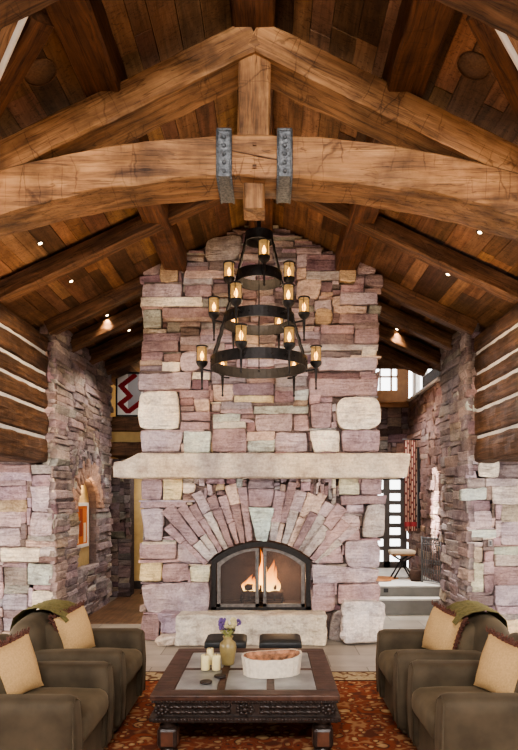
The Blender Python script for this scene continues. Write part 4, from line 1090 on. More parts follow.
# --- club armchair, faces +x, origin at the floor in its middle
def make_chair(label, group):
    t = thing('club_armchair', label, 'armchair', (0, 0, 0), group)
    D, W = 0.98, 0.90      # depth (x) and width (y)
    def wob(a): return lambda p_, hx, hy, hz: (p_.x + a * ns(p_.x * 4, p_.y * 4, p_.z * 4), p_.y + a * ns(p_.x * 4 + 7, p_.y * 4, p_.z * 4), p_.z + a * ns(p_.x * 4, p_.y * 4 + 3, p_.z * 4))
    mb = MB(); soft(mb, (0.0, 0, 0.165), (0.90, 0.84, 0.29), 0.03, 10, wob(0.004)); mb.sx(0.87).build('base', M['velvet'], t)
    mb = MB(); lathe(mb, [(0.25, 0.0), (0.27, 0.01), (0.26, 0.03), (0.2, 0.035)], n=24); mb.sx(0.87).build('swivel_plinth', M['ebony'], t)
    for s in (-1, 1):
        def armf(p_, hx, hy, hz):
            x, y, z = p_
            top = max(0, z / hz)
            y2 = y * (1 + 0.10 * top) + s * 0.012 * top
            z2 = z - 0.015 * max(0, -x / hx) + 0.012 * (1 - (y / hy) ** 2) * (1 if z > 0 else 0)
            x2 = x + (0.02 * (1 - (z / hz) ** 2) if x > 0 else 0)
            return (x2 + 0.003 * ns(x * 6, y * 6, z * 6), y2 + 0.004 * ns(x * 5, y * 5, z * 5), z2)
        mb = MB(); soft(mb, (0.0, s * 0.355, 0.335), (0.97, 0.18, 0.56), 0.05, 12, armf)
        a_ = mb.sx(0.87).build('arm', M['velvet'], t)
        mb = MB()     # welt around the front of the arm
        pts = [(0.489, s * 0.355 - 0.075, 0.08), (0.497, s * 0.362 - 0.082, 0.35), (0.484, s * 0.366 - 0.068, 0.58), (0.48, s * 0.366, 0.617), (0.484, s * 0.366 + 0.068, 0.58), (0.497, s * 0.362 + 0.082, 0.35), (0.489, s * 0.355 + 0.075, 0.08)]
        tube(mb, pts, 0.006, 6); mb.sx(0.87).build('welt', M['velvet'], a_)
    def seatf(p_, hx, hy, hz):
        x, y, z = p_
        cr = (1 - (x / hx) ** 2) * (1 - (y / hy) ** 2)
        return (x + (0.02 * (1 - (z / hz) ** 2) if x > 0 else 0), y, z + (0.035 * cr if z > 0 else 0) + 0.004 * ns(x * 5, y * 5, 0.3))
    mb = MB(); soft(mb, (0.10, 0, 0.395), (0.80, 0.545, 0.19), 0.06, 12, seatf); mb.sx(0.87).build('seat_cushion', M['velvet_seat'], t)
    def backf(p_, hx, hy, hz):
        x, y, z = p_
        u = (z + hz) / (2 * hz)
        x2 = x * (1.0 - 0.12 * u) - 0.04 * u + 0.03 * (1 - (y / hy) ** 2) * (1 if x > 0 else 0)
        z2 = z - 0.05 * (abs(y) / hy) ** 2.5 * u - 0.03 * max(0, -x / hx) * u
        return (x2 + 0.004 * ns(x * 4, y * 4, z * 4), y * (1 - 0.04 * u), z2)
    mb = MB(); soft(mb, (-0.33, 0, 0.455), (0.30, 0.88, 0.81), 0.11, 14, backf); mb.sx(0.87).build('backrest', M['velvet'], t)
    def bc(p_, hx, hy, hz):
        x, y, z = p_; u = (z + hz) / (2 * hz)
        return (x - 0.11 * u + 0.05 * (1 - (y / hy) ** 2) * (1 - (z / hz) ** 2) * (1 if x > 0 else 0), y, z)
    mb = MB(); soft(mb, (-0.17, 0, 0.63), (0.20, 0.54, 0.34), 0.07, 10, bc); mb.sx(0.87).build('back_cushion', M['velvet_seat'], t)
    return t

def make_pillow(label, sd):
    t = thing('throw_pillow', label, 'pillow', (0, 0, 0), 'tan fringed pillows')
    n = 16; W = 0.37; vs = []; fs_ = []
    for side in (1, -1):
        for i in range(n + 1):
            for j in range(n + 1):
                u, v = 2 * i / n - 1, 2 * j / n - 1
                th = 0.10 * ((1 - u ** 2) * (1 - v ** 2)) ** 0.5
                pinch = 1 - 0.10 * (1 - (u * v) ** 2) * max(abs(u), abs(v)) ** 2
                vs.append((side * th + 0.006 * ns(u * 2, v * 2, side), u * W / 2 * pinch, W / 2 + v * W / 2 * pinch))
    o = (n + 1) ** 2
    for b0 in (0, o):
        for i in range(n):
            for j in range(n):
                k = b0 + i * (n + 1) + j; fs_.append((k, k + 1, k + n + 2, k + n + 1))
    mb = MB(); mb.add(vs, fs_, None, True); mb.build('cushion', M['pillow'], t)
    # fringe round three edges
    per = []; fr_ = random.Random(4)
    for k in range(40): per.append((-1 + 2 * k / 40, 1))
    mb = MB()
    def edge(u, v): 
        pinch = 1 - 0.10 * (1 - (u * v) ** 2)
        return Vector((0, u * W / 2 * pinch, W / 2 + v * W / 2 * pinch))
    loop = [(sd, -1 + 2 * k / 24) for k in range(24)] + [(sd - sd * 2 * k / 24, 1) for k in range(25)]
    pts = [edge(*q) for q in loop]
    tube(mb, pts, [0.016 + 0.005 * math.sin(k * 2.7) for k in range(len(pts))], 6, smooth=False)
    for k, q in enumerate(pts):
        out_ = (q - Vector((0, 0, W / 2))).normalized()
        for _ in range(3):
            b2 = q + Vector((fr_.uniform(-.012, .012), fr_.uniform(-.01, .01), fr_.uniform(-.01, .01)))
            tube(mb, [b2, b2 + out_ * fr_.uniform(0.02, 0.036) + Vector((fr_.uniform(-.014, .014), fr_.uniform(-.01, .01), fr_.uniform(-.01, .01)))], [0.007, 0.003], 4)
    mb.build('fringe', M['fringe'], t)
    return t

def make_throw(label, s):
    """blanket over the chair back, chair local space (faces +x)"""
    prof = [(0.02, 0.60), (-0.055, 0.72), (-0.10, 0.80), (-0.16, 0.858), (-0.25, 0.892), (-0.36, 0.905), (-0.46, 0.888), (-0.535, 0.83), (-0.555, 0.75), (-0.56, 0.62), (-0.555, 0.48)]
    prof = [(x * 0.87 + 0.028, z - 0.012) for x, z in prof[2:]]
    m_ = 16; vs = []; fs_ = []
    for i, (x, z) in enumerate(prof):
        for j in range(m_ + 1):
            v = j / m_; y = -0.22 + 0.46 * v - 0.02 * (i - 4) * 0.4
            d = 0.008 + 0.012 * math.sin(v * 14 + i * 0.3) ** 2 + 0.008 * ns(x * 6, y * 6, z * 6)
            nx, nz = x + 0.33, z - 0.55; L = math.hypot(nx, nz)
            yd = -0.05 * (max(0, abs(y) - 0.12) / 0.32) ** 2
            vs.append((x + nx / L * d, y, z + nz / L * d + yd))
    for i in range(len(prof) - 1):
        for j in range(m_):
            k = i * (m_ + 1) + j; fs_.append((k, k + 1, k + m_ + 2, k + m_ + 1))
    mb = MB(); mb.add(vs, fs_, None, True)
    o = mb.build('throw_blanket', M['throw'])
    return tag(o, label, 'blanket', 'olive throw blankets')

chair0 = None; pils = {}
for (cx_, cy, rz, lb, pl, pxpz, th, prz) in (
    (-1.405, 4.965, 0, 'olive brown velvet club armchair at back left, nearer the hearth', 'tan pillow with rust fringe on the back left armchair', (-1.40, 4.95), 'olive green throw over the back of the far left armchair', -0.45),
    (-1.405, 3.87, 0, 'olive brown velvet club armchair at front left, nearest the viewer', 'tan pillow with rust fringe on the front left armchair', (-1.44, 3.87), None, -0.5),
    (1.465, 4.93, math.pi, 'olive brown velvet club armchair at back right, nearer the hearth', 'tan pillow with rust fringe on the back right armchair', (1.43, 4.92), 'olive green throw over the back of the far right armchair', math.pi + 0.45),
    (1.505, 3.9, math.pi, 'olive brown velvet club armchair at front right, nearest the viewer', 'tan pillow with rust fringe on the front right armchair', (1.52, 3.88), None, math.pi + 0.5)):
    if chair0 is None: chair0 = make_chair(lb, 'club armchairs around the table'); o = chair0
    else: o = copy_tree(chair0)
    o['label'] = lb; o.matrix_basis = Matrix.Translation((cx_, cy, RZ)) @ Matrix.Rotation(rz, 4, 'Z')
    sgn = -1 if rz == 0 else 1
    if sgn not in pils: pils[sgn] = make_pillow(pl, sgn); o = pils[sgn]
    else: o = copy_tree(pils[sgn])
    o['label'] = pl
    o.matrix_basis = Matrix.Translation((pxpz[0], pxpz[1], 0.515)) @ Matrix.Rotation(prz, 4, 'Z') @ Matrix.Rotation(-0.22, 4, 'Y') @ Matrix.Rotation(0.16 if rz == 0 else -0.16, 4, 'X')
    if th:
        o = make_throw(th, 1); o.matrix_basis = Matrix.Translation((cx_, cy, RZ)) @ Matrix.Rotation(rz, 4, 'Z')

# --- coffee table
tx0, tx1, ty0, ty1, tz = -0.69, 0.58, 4.12, 5.45, 0.45
ct = thing('coffee_table', 'square carved dark wood coffee table with slate inset top', 'table', ((tx0 + tx1) / 2, (ty0 + ty1) / 2, RZ))
xc, yc = (tx0 + tx1) / 2, (ty0 + ty1) / 2
mb = MB(); bw = 0.145
soft(mb, (xc, ty0 + bw / 2, tz - 0.02), (tx1 - tx0, bw, 0.04), 0.01, 4, smooth=False); soft(mb, (xc, ty1 - bw / 2, tz - 0.02), (tx1 - tx0, bw, 0.04), 0.01, 4, smooth=False)
for x in (tx0 + bw / 2, tx1 - bw / 2): soft(mb, (x, yc, tz - 0.02), (bw, ty1 - ty0 - 2 * bw + 0.002, 0.04), 0.004, 4, smooth=False)
ix0, ix1, iy0, iy1 = tx0 + bw, tx1 - bw, ty0 + bw, ty1 - bw
wx = (ix1 - ix0 - 0.10) / 3; wy = (iy1 - iy0 - 0.05) / 2
for k in (1, 2): x = ix0 + k * wx + (k - 0.5) * 0.05; box(mb, x - 0.025, x + 0.025, iy0, iy1, tz - 0.04, tz - 0.002)
box(mb, ix0, ix1, iy0 + wy, iy0 + wy + 0.05, tz - 0.04, tz - 0.003)
mb.build('top_frame', M['tablewood'], ct)
for i in range(3):
    for j in range(2):
        a = ix0 + i * (wx + 0.05); c = iy0 + j * (wy + 0.05)
        mb = MB(); soft(mb, (a + wx / 2, c + wy / 2, tz - 0.02), (wx - 0.003, wy - 0.003, 0.034), 0.004, 4, fn=lambda p_, hx, hy, hz: (p_.x, p_.y, p_.z + 0.002 * ns(p_.x * 9 + i, p_.y * 9 + j, 1)), smooth=False)
        mb.build('slate_tile', M['slate'], ct)
mb = MB()   # carved apron: mouldings, panels, beads
for (o_, z0, z1) in ((0.012, 0.395, 0.412), (0.035, 0.30, 0.395), (0.0, 0.275, 0.302), (0.018, 0.262, 0.276)):
    box(mb, tx0 + o_, tx1 - o_, ty0 + o_, ty0 + o_ + 0.04, z0, z1); box(mb, tx0 + o_, tx1 - o_, ty1 - o_ - 0.04, ty1 - o_, z0, z1)
    box(mb, tx0 + o_, tx0 + o_ + 0.04, ty0 + o_ + 0.04, ty1 - o_ - 0.04, z0, z1); box(mb, tx1 - o_ - 0.04, tx1 - o_, ty0 + o_ + 0.04, ty1 - o_ - 0.04, z0, z1)
mb.build('apron', M['ebony'], ct)
mb = MB()
def bead(x, y, z, r): soft(mb, (x, y, z), (r * 2, r * 2, r * 2), r * 0.98, 3)
k = 0; x = tx0 + 0.02
while x < tx1 - 0.01:
    bead(x, ty0 + 0.002, 0.288, 0.0105); bead(x, ty0 + 0.013, 0.403, 0.009); x += 0.024
x = ty0 + 0.02
while x < ty1:
    bead(tx0 + 0.002, x, 0.288, 0.0105); bead(tx1 - 0.002, x, 0.288, 0.0105); x += 0.024
for (a, b_) in ((tx0 + 0.13, xc - 0.1), (xc + 0.1, tx1 - 0.13)):     # twisted spindle inlays
    for zz in (0.33, 0.365):
        pts = [(a + (b_ - a) * q / 40, ty0 + 0.03 - 0.004 * math.sin(q * 1.6), zz + 0.004 * math.cos(q * 1.6)) for q in range(41)]
        tube(mb, pts, [0.013 + 0.004 * math.sin(q * 2.4) for q in range(41)], 7)
for xx in (tx0 + 0.075, xc, tx1 - 0.075):   # carved rosettes
    for q in range(9):
        a = 2 * math.pi * q / 9; bead(xx + 0.038 * math.cos(a) * (1.3 if xx == xc else 1), ty0 + 0.03, 0.347 + 0.028 * math.sin(a), 0.014)
    bead(xx, ty0 + 0.028, 0.347, 0.02)
mb.build('carving', M['ebony'], ct)
for sx in (0, 1):
    for sy in (0, 1):
        x = tx0 + 0.11 if sx == 0 else tx1 - 0.11; y = ty0 + 0.11 if sy == 0 else ty1 - 0.11
        mb = MB(); lathe(mb, [(0.055, 0.26), (0.07, 0.25), (0.045, 0.235), (0.06, 0.222), (0.05, 0.21)], (x, y, 0), 16)
        lathe(mb, [(0.03, RZ), (0.06, 0.02), (0.07, 0.035), (0.05, 0.055), (0.055, 0.075)], (x, y, 0), 16)
        soft(mb, (x, y, 0.143), (0.135, 0.135, 0.14), 0.022, 5, smooth=False)
        lg = mb.build('leg', M['ebony'], ct)
        mb = MB(); box(mb, x - 0.04, x + 0.04, y - 0.071, y + 0.071, 0.095, 0.19); box(mb, x - 0.071, x + 0.071, y - 0.04, y + 0.04, 0.095, 0.19); tag(mb.build('leg_panel', M['block'], lg), 'worn red brown square panel')

# --- things on the table
def on_table(px, py): 
    Y = (EYE - tz) * F / (py - VY); return CX + (px - VX) * Y / F, Y
for (px, pyb, h, r_, lb) in ((205.5, 671, 0.115, 0.033, 'cream pillar candle at the left of the three on the table'), (216.5, 671, 0.115, 0.033, 'cream pillar candle at the right of the three, beside the vase'), (210.5, 665, 0.125, 0.028, 'taller cream pillar candle behind the other two')):
    x, y = on_table(px - 0.6, pyb); y += r_
    t = thing('pillar_candle', lb, 'candle', (x, y, tz), 'pillar candles on the coffee table')
    mb = MB(); lathe(mb, [(r_ * 0.96, 0), (r_, 0.005), (r_, h - 0.006), (r_ * 0.93, h), (r_ * 0.6, h - 0.006), (0.004, h - 0.008)], (x, y, tz), 20); mb.build('wax', M['candle'], t)
    mb = MB(); tube(mb, [(x, y, tz + h - 0.01), (x + 0.002, y, tz + h + 0.012)], 0.002, 5); mb.build('wick', M['black'], t)
x, y = on_table(227.5, 666); y += 0.05; vx, vy = x, y
mb = MB(); lathe(mb, [(r_, z_ * 0.9) for r_, z_ in [(0.042, 0), (0.048, 0.008), (0.05, 0.03), (0.062, 0.10), (0.068, 0.15), (0.06, 0.19), (0.036, 0.215), (0.033, 0.225), (0.042, 0.242), (0.044, 0.248), (0.036, 0.244), (0.028, 0.22), (0.045, 0.18), (0.01, 0.02)]], (x, y, tz), 24)
tag(mb.build('pottery_vase', M['vase']), 'olive brown glazed vase holding flowers beside the candles', 'vase')
t = thing('flower_bouquet', 'bunch of purple and pale yellow flowers in the olive vase', 'flowers', (x, y, tz + 0.2))
fr_ = random.Random(8); ms = MB(); m1 = MB(); m2 = MB()
for k in range(16):
    a = fr_.uniform(0, 6.28); L = fr_.uniform(0.03, 0.085); h = fr_.uniform(0.27, 0.36)
    tip = Vector((vx + 0.018 + L * math.cos(a), vy + L * math.sin(a), tz + h))
    tube(ms, [(vx + 0.01 * math.cos(a), vy + 0.01 * math.sin(a), tz + 0.12), (vx + 0.02 * math.cos(a), vy + 0.02 * math.sin(a), tz + 0.225), tip], 0.0028, 5)
    tgt = m1 if k % 2 else m2
    for q in range(9):
        d = Vector((fr_.gauss(0, 1), fr_.gauss(0, 1), fr_.gauss(0, 1.2))).normalized() * 0.018
        soft(tgt, tip + d, (0.022, 0.022, 0.026), 0.01, 2)
    for q in range(3):
        b2 = Vector((vx + 0.03 * math.cos(a + q), vy + 0.03 * math.sin(a + q), tz + 0.235 + 0.02 * q)); e = b2 + Vector((0.035 * math.cos(a + q), 0.035 * math.sin(a + q), 0.03))
        sdv = Vector((-math.sin(a + q), math.cos(a + q), 0)) * 0.010
        ms.add([b2, (b2 + e) / 2 + sdv, e, (b2 + e) / 2 - sdv], [(0, 1, 2, 3)])
ms.build('stems', M['stem'], t); m1.build('violet_blossoms', M['petal'], t); m2.build('yellow_blossoms', M['petal_y'], t)
# bark bowl
p0 = on_table(244, 678); p1 = on_table(301, 668)
bc_ = Vector(((p0[0] + p1[0]) / 2 - 0.01, 4.66, tz)); hb = 0.135
L, Wd, ang = 0.228, 0.155, math.radians(13)
t = thing('bark_bowl', 'long oval whitewashed bark trough with reddish hollow on the table', 'bowl', tuple(bc_))
def oval(sc, zf, n=48):
    out_ = []
    for k in range(n):
        a = 2 * math.pi * k / n
        c, s_ = math.cos(a), math.sin(a)
        x = math.copysign(abs(c) ** 0.8, c) * L * sc; y = math.copysign(abs(s_) ** 0.9, s_) * Wd * sc
        e = 1 + 0.03 * ns(c * 9, s_ * 9, 0.5) + 0.015 * math.sin(k * 2.4)
        x *= e; y *= e
        z = zf * (hb + 0.018 * (x / L) ** 2 * (1 if x > 0 else 0.4) + 0.006 * ns(c * 4, s_ * 4, 3)) 
        out_.append((bc_.x + x * math.cos(ang) - y * math.sin(ang), bc_.y + x * math.sin(ang) + y * math.cos(ang), tz + z))
    return out_
def loops(mb, Ls, capA=True, capB=True):
    n = len(Ls[0]); vs = [p_ for l in Ls for p_ in l]
    fs_ = [(i * n + k, i * n + (k + 1) % n, (i + 1) * n + (k + 1) % n, (i + 1) * n + k) for i in range(len(Ls) - 1) for k in range(n)]
    if capA: fs_.append(tuple(range(n)))
    if capB: fs_.append(tuple((len(Ls) - 1) * n + k for k in range(n)))
    mb.add(vs, fs_, None, False)
mb = MB(); loops(mb, [oval(0.93, 0.0), oval(0.95, 0.3), oval(0.97, 0.6), oval(1.0, 1.0), oval(0.94, 0.99)], True, False); mb.build('bark', M['bark'], t)
mb = MB(); loops(mb, [oval(0.94, 0.985), oval(0.86, 0.80), oval(0.6, 0.55), oval(0.2, 0.42)], False, True); mb.build('hollow', M['bowl_in'], t)
for px, py, lb in ((206, 683, 'dark round coaster to the left, in front of the candles'), (220, 677, 'dark round coaster to the right, in front of the vase')):
    x, y = on_table(px, py); mb = MB(); lathe(mb, [(0.04, 0), (0.044, 0.003), (0.044, 0.012), (0.04, 0.016), (0.03, 0.014), (0.002, 0.014)], (x, y, tz), 20)
    tag(mb.build('coaster', M['coaster']), lb, 'coaster', 'coasters on the coffee table')

# --- two leather ottomans
for (pa, pb, lb) in ((204, 246, 'low black leather ottoman behind the table, behind the vase'), (259, 302, 'low black leather ottoman behind the table, behind the bark bowl')):
    Yo = 5.93; x0, x1 = P(pa, 0, Yo).x, P(pb, 0, Yo).x; xm = (x0 + x1) / 2; w = x1 - x0
    t = thing('ottoman', lb, 'ottoman', (xm, Yo + 0.17, RZ), 'black ottomans by the hearth')
    mb = MB(); soft(mb, (xm, Yo + 0.17, 0.355), (w, 0.38, 0.09), 0.03, 8, fn=lambda p_, hx, hy, hz: (p_.x, p_.y, p_.z + (0.012 * (1 - (p_.x / hx) ** 2) * (1 - (p_.y / hy) ** 2) if p_.z > 0 else 0))); mb.build('cushion', M['leather'], t)
    mb = MB(); soft(mb, (xm, Yo + 0.17, 0.185), (w - 0.03, 0.35, 0.26), 0.012, 4, smooth=False); mb.build('box', M['leather'], t)
    mb = MB(); tube(mb, [(xm - w / 2 + 0.01, Yo - 0.015, 0.313), (xm + w / 2 - 0.01, Yo - 0.015, 0.313)], 0.006, 6); mb.build('welt', M['leather'], t)
    for sx in (-1, 1):
        for sy in (-1, 1): mb = MB(); lathe(mb, [(0.018, RZ), (0.022, 0.03), (0.022, 0.06)], (xm + sx * (w / 2 - 0.05), Yo + 0.17 + sy * 0.13, 0), 10); mb.build('foot', M['ebony'], t)

# ================================================================== RIGHT HALL CONTENTS
# long red striped runner hung on the stone
t = thing('wall_hanging', 'long narrow red and cream striped weaving hung beside the glass door', 'wall hanging', (2.6, 11.3, 1.2))
Yh = 11.3; x0, x1 = P(404.5, 0, Yh).x, P(417, 0, Yh).x; z0, z1 = P(0, 531, Yh).z, P(0, 440, Yh).z
mb = MB(); nxs, nzs = 12, 40
for i in range(nxs):
    for j in range(nzs):
        xa, xb = x0 + (x1 - x0) * i / nxs, x0 + (x1 - x0) * (i + 1) / nxs; za, zb = z0 + (z1 - z0) * j / nzs, z0 + (z1 - z0) * (j + 1) / nzs
        col = [(128, 66, 58), (196, 172, 154), (98, 50, 46), (170, 130, 114), (76, 50, 46), (190, 162, 142)][i % 6]
        if j in (2, 3): col = (158, 58, 64)
        elif (i * 7 + j * 3) % 5 == 0: col = (96, 52, 46)
        ya = Yh + 0.012 * math.sin(i * 1.1); yb2 = Yh + 0.012 * math.sin((i + 1) * 1.1)
        mb.add([(xa, ya, za), (xb, yb2, za), (xb, yb2, zb), (xa, ya, zb)], [(0, 1, 2, 3)], lin(col))
mb.build('weaving', M['woven'], t)
mb = MB(); tube(mb, [(x0 - 0.04, Yh, z1 + 0.01), (x1 + 0.06, Yh, z1 + 0.01)], 0.012, 8)
mb.build('hanging_pole', M['black'], t)
# black banner right behind it
x2, x3 = P(417.5, 0, 11.35).x, P(421, 0, 11.35).x
mb = MB(); box(mb, x2, max(x2 + 0.05, x3), 11.33, 11.37, P(0, 528, 11.35).z, P(0, 447, 11.35).z)
mb.build('dark_backing', M['black'], t)
# bench on x-legs
zl = 0.4
t = thing('hall_bench', 'small x-legged bench with cream pad beside the glass door', 'bench', (2.32, 10.9, zl))
b0, b1 = P(390, 550, 10.7), P(415, 550, 10.7); zt_ = P(0, 552, 10.7).z
mb = MB(); soft(mb, ((b0.x + b1.x) / 2, 10.75, zt_), (b1.x - b0.x, 0.34, 0.07), 0.03, 6); mb.build('seat_pad', M['sofa_cream'], t)
mb = MB(); box(mb, b0.x + 0.02, b1.x - 0.02, 10.6, 10.9, zt_ - 0.06, zt_ - 0.036); mb.build('seat_rail', M['frame_wood'], t)
for y in (10.62, 10.88):
    mb = MB()
    tube(mb, [(b0.x + 0.04, y, zt_ - 0.05), ((b0.x + b1.x) / 2, y, zt_ - 0.16), (b1.x - 0.05, y, zl)], 0.014, 6); mb.build('leg', M['black'], t)
    mb = MB(); tube(mb, [(b1.x - 0.04, y + 0.0, zt_ - 0.05), ((b0.x + b1.x) / 2, y, zt_ - 0.17), (b0.x + 0.05, y, zl)], 0.014, 6); mb.build('leg', M['black'], t)
c = P(416, 572, 10.35)
mb = MB(); lathe(mb, [(0.085, 0), (0.105, 0.05), (0.11, 0.11), (0.095, 0.18), (0.085, 0.19), (0.078, 0.18), (0.09, 0.1), (0.01, 0.02)], (c.x, 10.35, zl), 18)
tag(mb.build('wicker_basket', M['basket']), 'dark round basket on the landing beside the iron railing', 'basket')
mb = MB(); a0 = P(384, 578, 10.6)
pts = []
for k in range(24):
    a = 2 * math.pi * k / 24; r_ = 1 + 0.15 * math.sin(3 * a) + 0.08 * math.sin(5 * a + 1)
    pts.append((1.93 + 0.36 * r_ * math.cos(a), 10.62 + 0.34 * r_ * math.sin(a)))
prism(mb, pts, lambda a, b, d: (a, b, d), zl, zl + 0.012)
tag(mb.build('hide_rug', M['hide']), 'tawny hide rug on the raised landing in front of the door', 'rug')
# ornamental iron railing
t = thing('iron_railing', 'grey ornamental iron railing on the landing against right stone wall', 'railing', (2.5, 10.1, zl))
xr0, yr0 = 2.53, 10.8; xr1, yr1 = 2.52, 9.85
xr0 = P(422, 0, 10.2).x; yr0 = 10.2; xr1 = P(441, 0, 9.8).x; yr1 = 9.8
zr0, zr1 = zl + 0.04, 1.13
mb = MB()
def rl(t_, z): return (xr0 + (xr1 - xr0) * t_, yr0 + (yr1 - yr0) * t_, z)
mb2 = MB(); tube(mb2, [rl(0, zr1), rl(1, zr1)], 0.016, 6); mb2.build('rail', M['railing'], t)
for zz, rr in ((zr1 - 0.1, 0.01), (zr0, 0.012)): mb2 = MB(); tube(mb2, [rl(0, zz), rl(1, zz)], rr, 6); mb2.build('rail', M['railing'], t)
for tt in (0.0, 1.0): mb2 = MB(); tube(mb2, [rl(tt, zl), rl(tt, zr1 + 0.02)], 0.016, 6); mb2.build('post', M['railing'], t)
for k in range(1, 8): mb2 = MB(); tube(mb2, [rl(k / 8, zr0), rl(k / 8, zr1)], 0.0065, 5); mb2.build('baluster', M['railing'], t)
for k in range(8):
    tt = (k + 0.5) / 8; cc = Vector(rl(tt, 0)); dv = Vector(rl(1, 0)) - Vector(rl(0, 0)); dv.normalize()
    for zz in (zr1 - 0.05, 0.75, 0.6): mb = MB(); tube(mb, [cc + dv * 0.02 * math.cos(a) + Vector((0, 0, zz + 0.03 * math.sin(a))) for a in [2 * math.pi * q / 10 for q in range(10)]], 0.005, 5, closed=True); mb.build('scroll', M['railing'], t)
# outlet on the right pier
p_ = P(490, 543, 7.85)
t = thing('wall_outlet', 'small grey outlet plate on the right stone pier behind the chairs', 'outlet', (p_.x, 7.84, p_.z))
mb = MB(); soft(mb, (p_.x, 7.842, p_.z), (0.05, 0.02, 0.085), 0.006, 4); mb.build('plate', M['plate'], t)
mb = MB(); box(mb, p_.x - 0.014, p_.x + 0.014, 7.828, 7.835, p_.z - 0.026, p_.z + 0.026); mb.build('socket', M['black'], t)
# folded rug in the left corridor
mb = MB(); box(mb, -2.3, -1.5, 11.5, 12.0, 0.006, 0.02)
tag(mb.build('corridor_mat', M['fringe']), 'small rust mat on the floor of the left corridor', 'mat')

# ================================================================== LIGHT
def area(name, loc, target, size, power, col, sy=None):
    l = bpy.data.lights.new(name, 'AREA'); l.size = size; l.energy = power; l.color = col
    if sy: l.shape = 'RECTANGLE'; l.size_y = sy
    o = bpy.data.objects.new(name, l); C.objects.link(o); o.location = loc
    o.rotation_euler = (Vector(target) - Vector(loc)).to_track_quat('-Z', 'Y').to_euler(); return o
def point(name, loc, power, col, r=0.05):
    l = bpy.data.lights.new(name, 'POINT'); l.energy = power; l.color = col; l.shadow_soft_size = r
    o = bpy.data.objects.new(name, l); C.objects.link(o); o.location = loc; return o
def spot(name, loc, target, power, col, ang, r=0.04, blend=0.6):
    l = bpy.data.lights.new(name, 'SPOT'); l.energy = power; l.color = col; l.spot_size = math.radians(ang); l.spot_blend = blend; l.shadow_soft_size = r
    o = bpy.data.objects.new(name, l); C.objects.link(o); o.location = loc
    o.rotation_euler = (Vector(target) - Vector(loc)).to_track_quat('-Z', 'Y').to_euler(); return o
DAY = (1.0, 0.965, 0.94); WARM = (1.0, 0.76, 0.50); WARM2 = (1.0, 0.66, 0.38)
area('daylight fill rear', (0, -2.3, 4.35), (0, 6, 2.6), 3.2, 400, DAY, 0.7)  # unseen fill lamp added before the solid rear wall, in place of windows
area('daylight fill rear low', (0, -2.4, 1.7), (0, 6, 0.9), 4.0, 40, DAY, 1.0)  # weaker low fill, also added; the rear wall has no window
for s_ in (-1, 1):  # unseen daylight fill lamps added inside the windowless side bays
    area('daylight fill bay', (s_ * 4.5, 2.6, 1.5), (s_ * 2.6, 7.9, 1.0), 1.4, 120, DAY)
    area('daylight fill bay', (s_ * 4.7, 5.2, 1.3), (s_ * 0.2, 7.6, 1.1), 1.2, 70, DAY)
for i, (r, z, n, a0, rl_) in enumerate(tiers):
    point('chandelier glow', (CHX, CHY, z + 0.1), 7, WARM, 0.2)
for x_ in (-0.9, 0.0, 0.9): spot('chimney grazer', (x_, 6.75, 4.75 - 0.3 * abs(x_)), (x_, 7.75, 3.3), 12, (1.0, 0.84, 0.66), 95, 0.05)
point('fire glow', (gc.x + 0.3, 8.15, 0.75), 9, WARM2, 0.08)
for p_ in spots:
    spot('downlight beam', (p_.x, p_.y, p_.z - 0.05), (p_.x, p_.y, 0), 40, WARM, 80)
for s_ in (-1, 1):
    area('roof uplight fill', (s_ * 2.35, 6.2, 3.0), (s_ * 1.0, 6.2, 4.8), 0.3, 22, (1.0, 0.72, 0.47), 3.2)  # added uplight that warms the planks between rafters; there is no cove
    spot('log wash', (s_ * 1.9, 6.8, 4.0), (s_ * 2.72, 6.9, 2.6), 26, WARM, 100)
    spot('near roof wash', (s_ * 1.5, 3.6, 3.4), (s_ * 1.6, 3.9, 4.6), 9, WARM2, 110)
point('niche light', (-2.66, 9.4, 1.95), 2.6, WARM, 0.03)
spot('hall wash right', (1.9, 9.6, 3.9), (2.87, 10.6, 2.6), 45, (1.0, 0.62, 0.42), 80)
spot('pier wash right', (1.75, 7.0, 3.7), (2.6, 8.4, 2.0), 34, WARM, 80)
spot('pier wash left', (-1.75, 7.0, 3.7), (-2.6, 8.4, 2.0), 34, WARM, 80)
spot('hall wash left', (-1.75, 9.2, 3.9), (-2.63, 9.3, 1.7), 55, (1.0, 0.88, 0.76), 110)
spot('hall wash left low', (-1.6, 10.2, 2.6), (-2.63, 9.2, 1.0), 22, DAY, 110)
for z_ in (1.25, 1.6, 1.95): spot('sun through clerestory', (1.75, 9.9, z_ + 1.2), (2.87, 10.3, z_), 800, (1.0, 0.97, 0.94), 17, 0.02, 0.15)
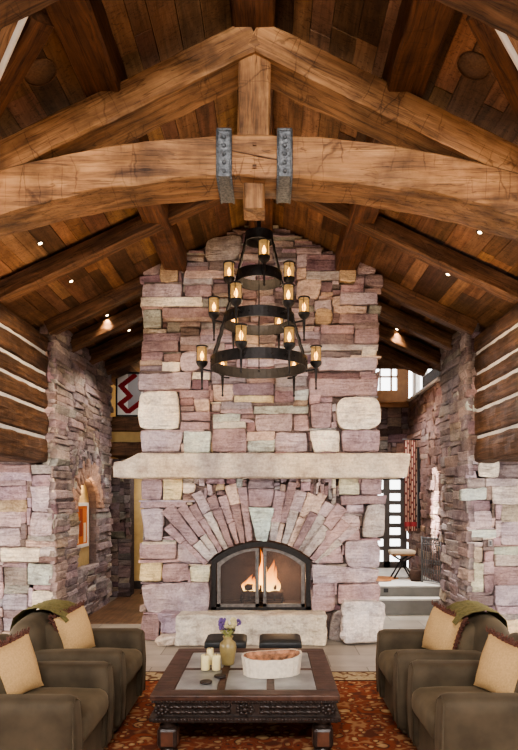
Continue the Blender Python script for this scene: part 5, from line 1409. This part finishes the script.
area('hall light right', (1.9, 11.0, 3.4), (2.0, 10.0, 0), 0.8, 38, DAY)
spot('sun on the hall floor', (2.0, 10.6, 3.9), (2.0, 8.9, 0), 480, DAY, 50)
area('corridor light', (-1.9, 11.6, 2.4), (-1.9, 11.9, 0), 0.6, 9, DAY)
area('loft light', (-1.7, 12.4, 3.9), (-1.9, 11.5, 3.6), 0.4, 10, WARM)
spot('loft rug light', (-1.9, 10.6, 3.9), (-2.1, 11.5, 3.6), 14, DAY, 80)

w = bpy.data.worlds.new('World'); bpy.context.scene.world = w; w.use_nodes = True
nt = w.node_tree; nt.nodes.clear()
o = nt.nodes.new('ShaderNodeOutputWorld'); bg = nt.nodes.new('ShaderNodeBackground')
sky = nt.nodes.new('ShaderNodeTexSky'); sky.sky_type = 'HOSEK_WILKIE'; sky.sun_direction = (0.2, 0.7, 0.6); sky.turbidity = 6
mxn = nt.nodes.new('ShaderNodeMix'); mxn.data_type = 'RGBA'; mxn.inputs[0].default_value = 0.75
nt.links.new(sky.outputs[0], mxn.inputs[6]); mxn.inputs[7].default_value = (1.0, 1.0, 1.0, 1)
nt.links.new(mxn.outputs[2], bg.inputs[0]); bg.inputs[1].default_value = 4.0
nt.links.new(bg.outputs[0], o.inputs[0])

# ================================================================== CAMERA
cam = bpy.data.cameras.new('Camera'); co = bpy.data.objects.new('Camera', cam); C.objects.link(co)
co.location = (CX, 0, EYE); co.rotation_euler = (math.pi / 2, 0, 0)
cam.sensor_width = 36; cam.sensor_fit = 'AUTO'; cam.lens = F / 750 * 36
cam.shift_x = -(VX - 259) / 750; cam.shift_y = (VY - 375) / 750
cam.clip_start = 0.05; cam.clip_end = 100
sc = bpy.context.scene; sc.camera = co
sc.view_settings.view_transform = 'AgX'
sc.view_settings.look = 'AgX - Medium High Contrast'
sc.view_settings.exposure = 0.6
sc.cycles.max_bounces = 8; sc.cycles.diffuse_bounces = 4; sc.cycles.transparent_max_bounces = 16
sc.cycles.sample_clamp_indirect = 6.0
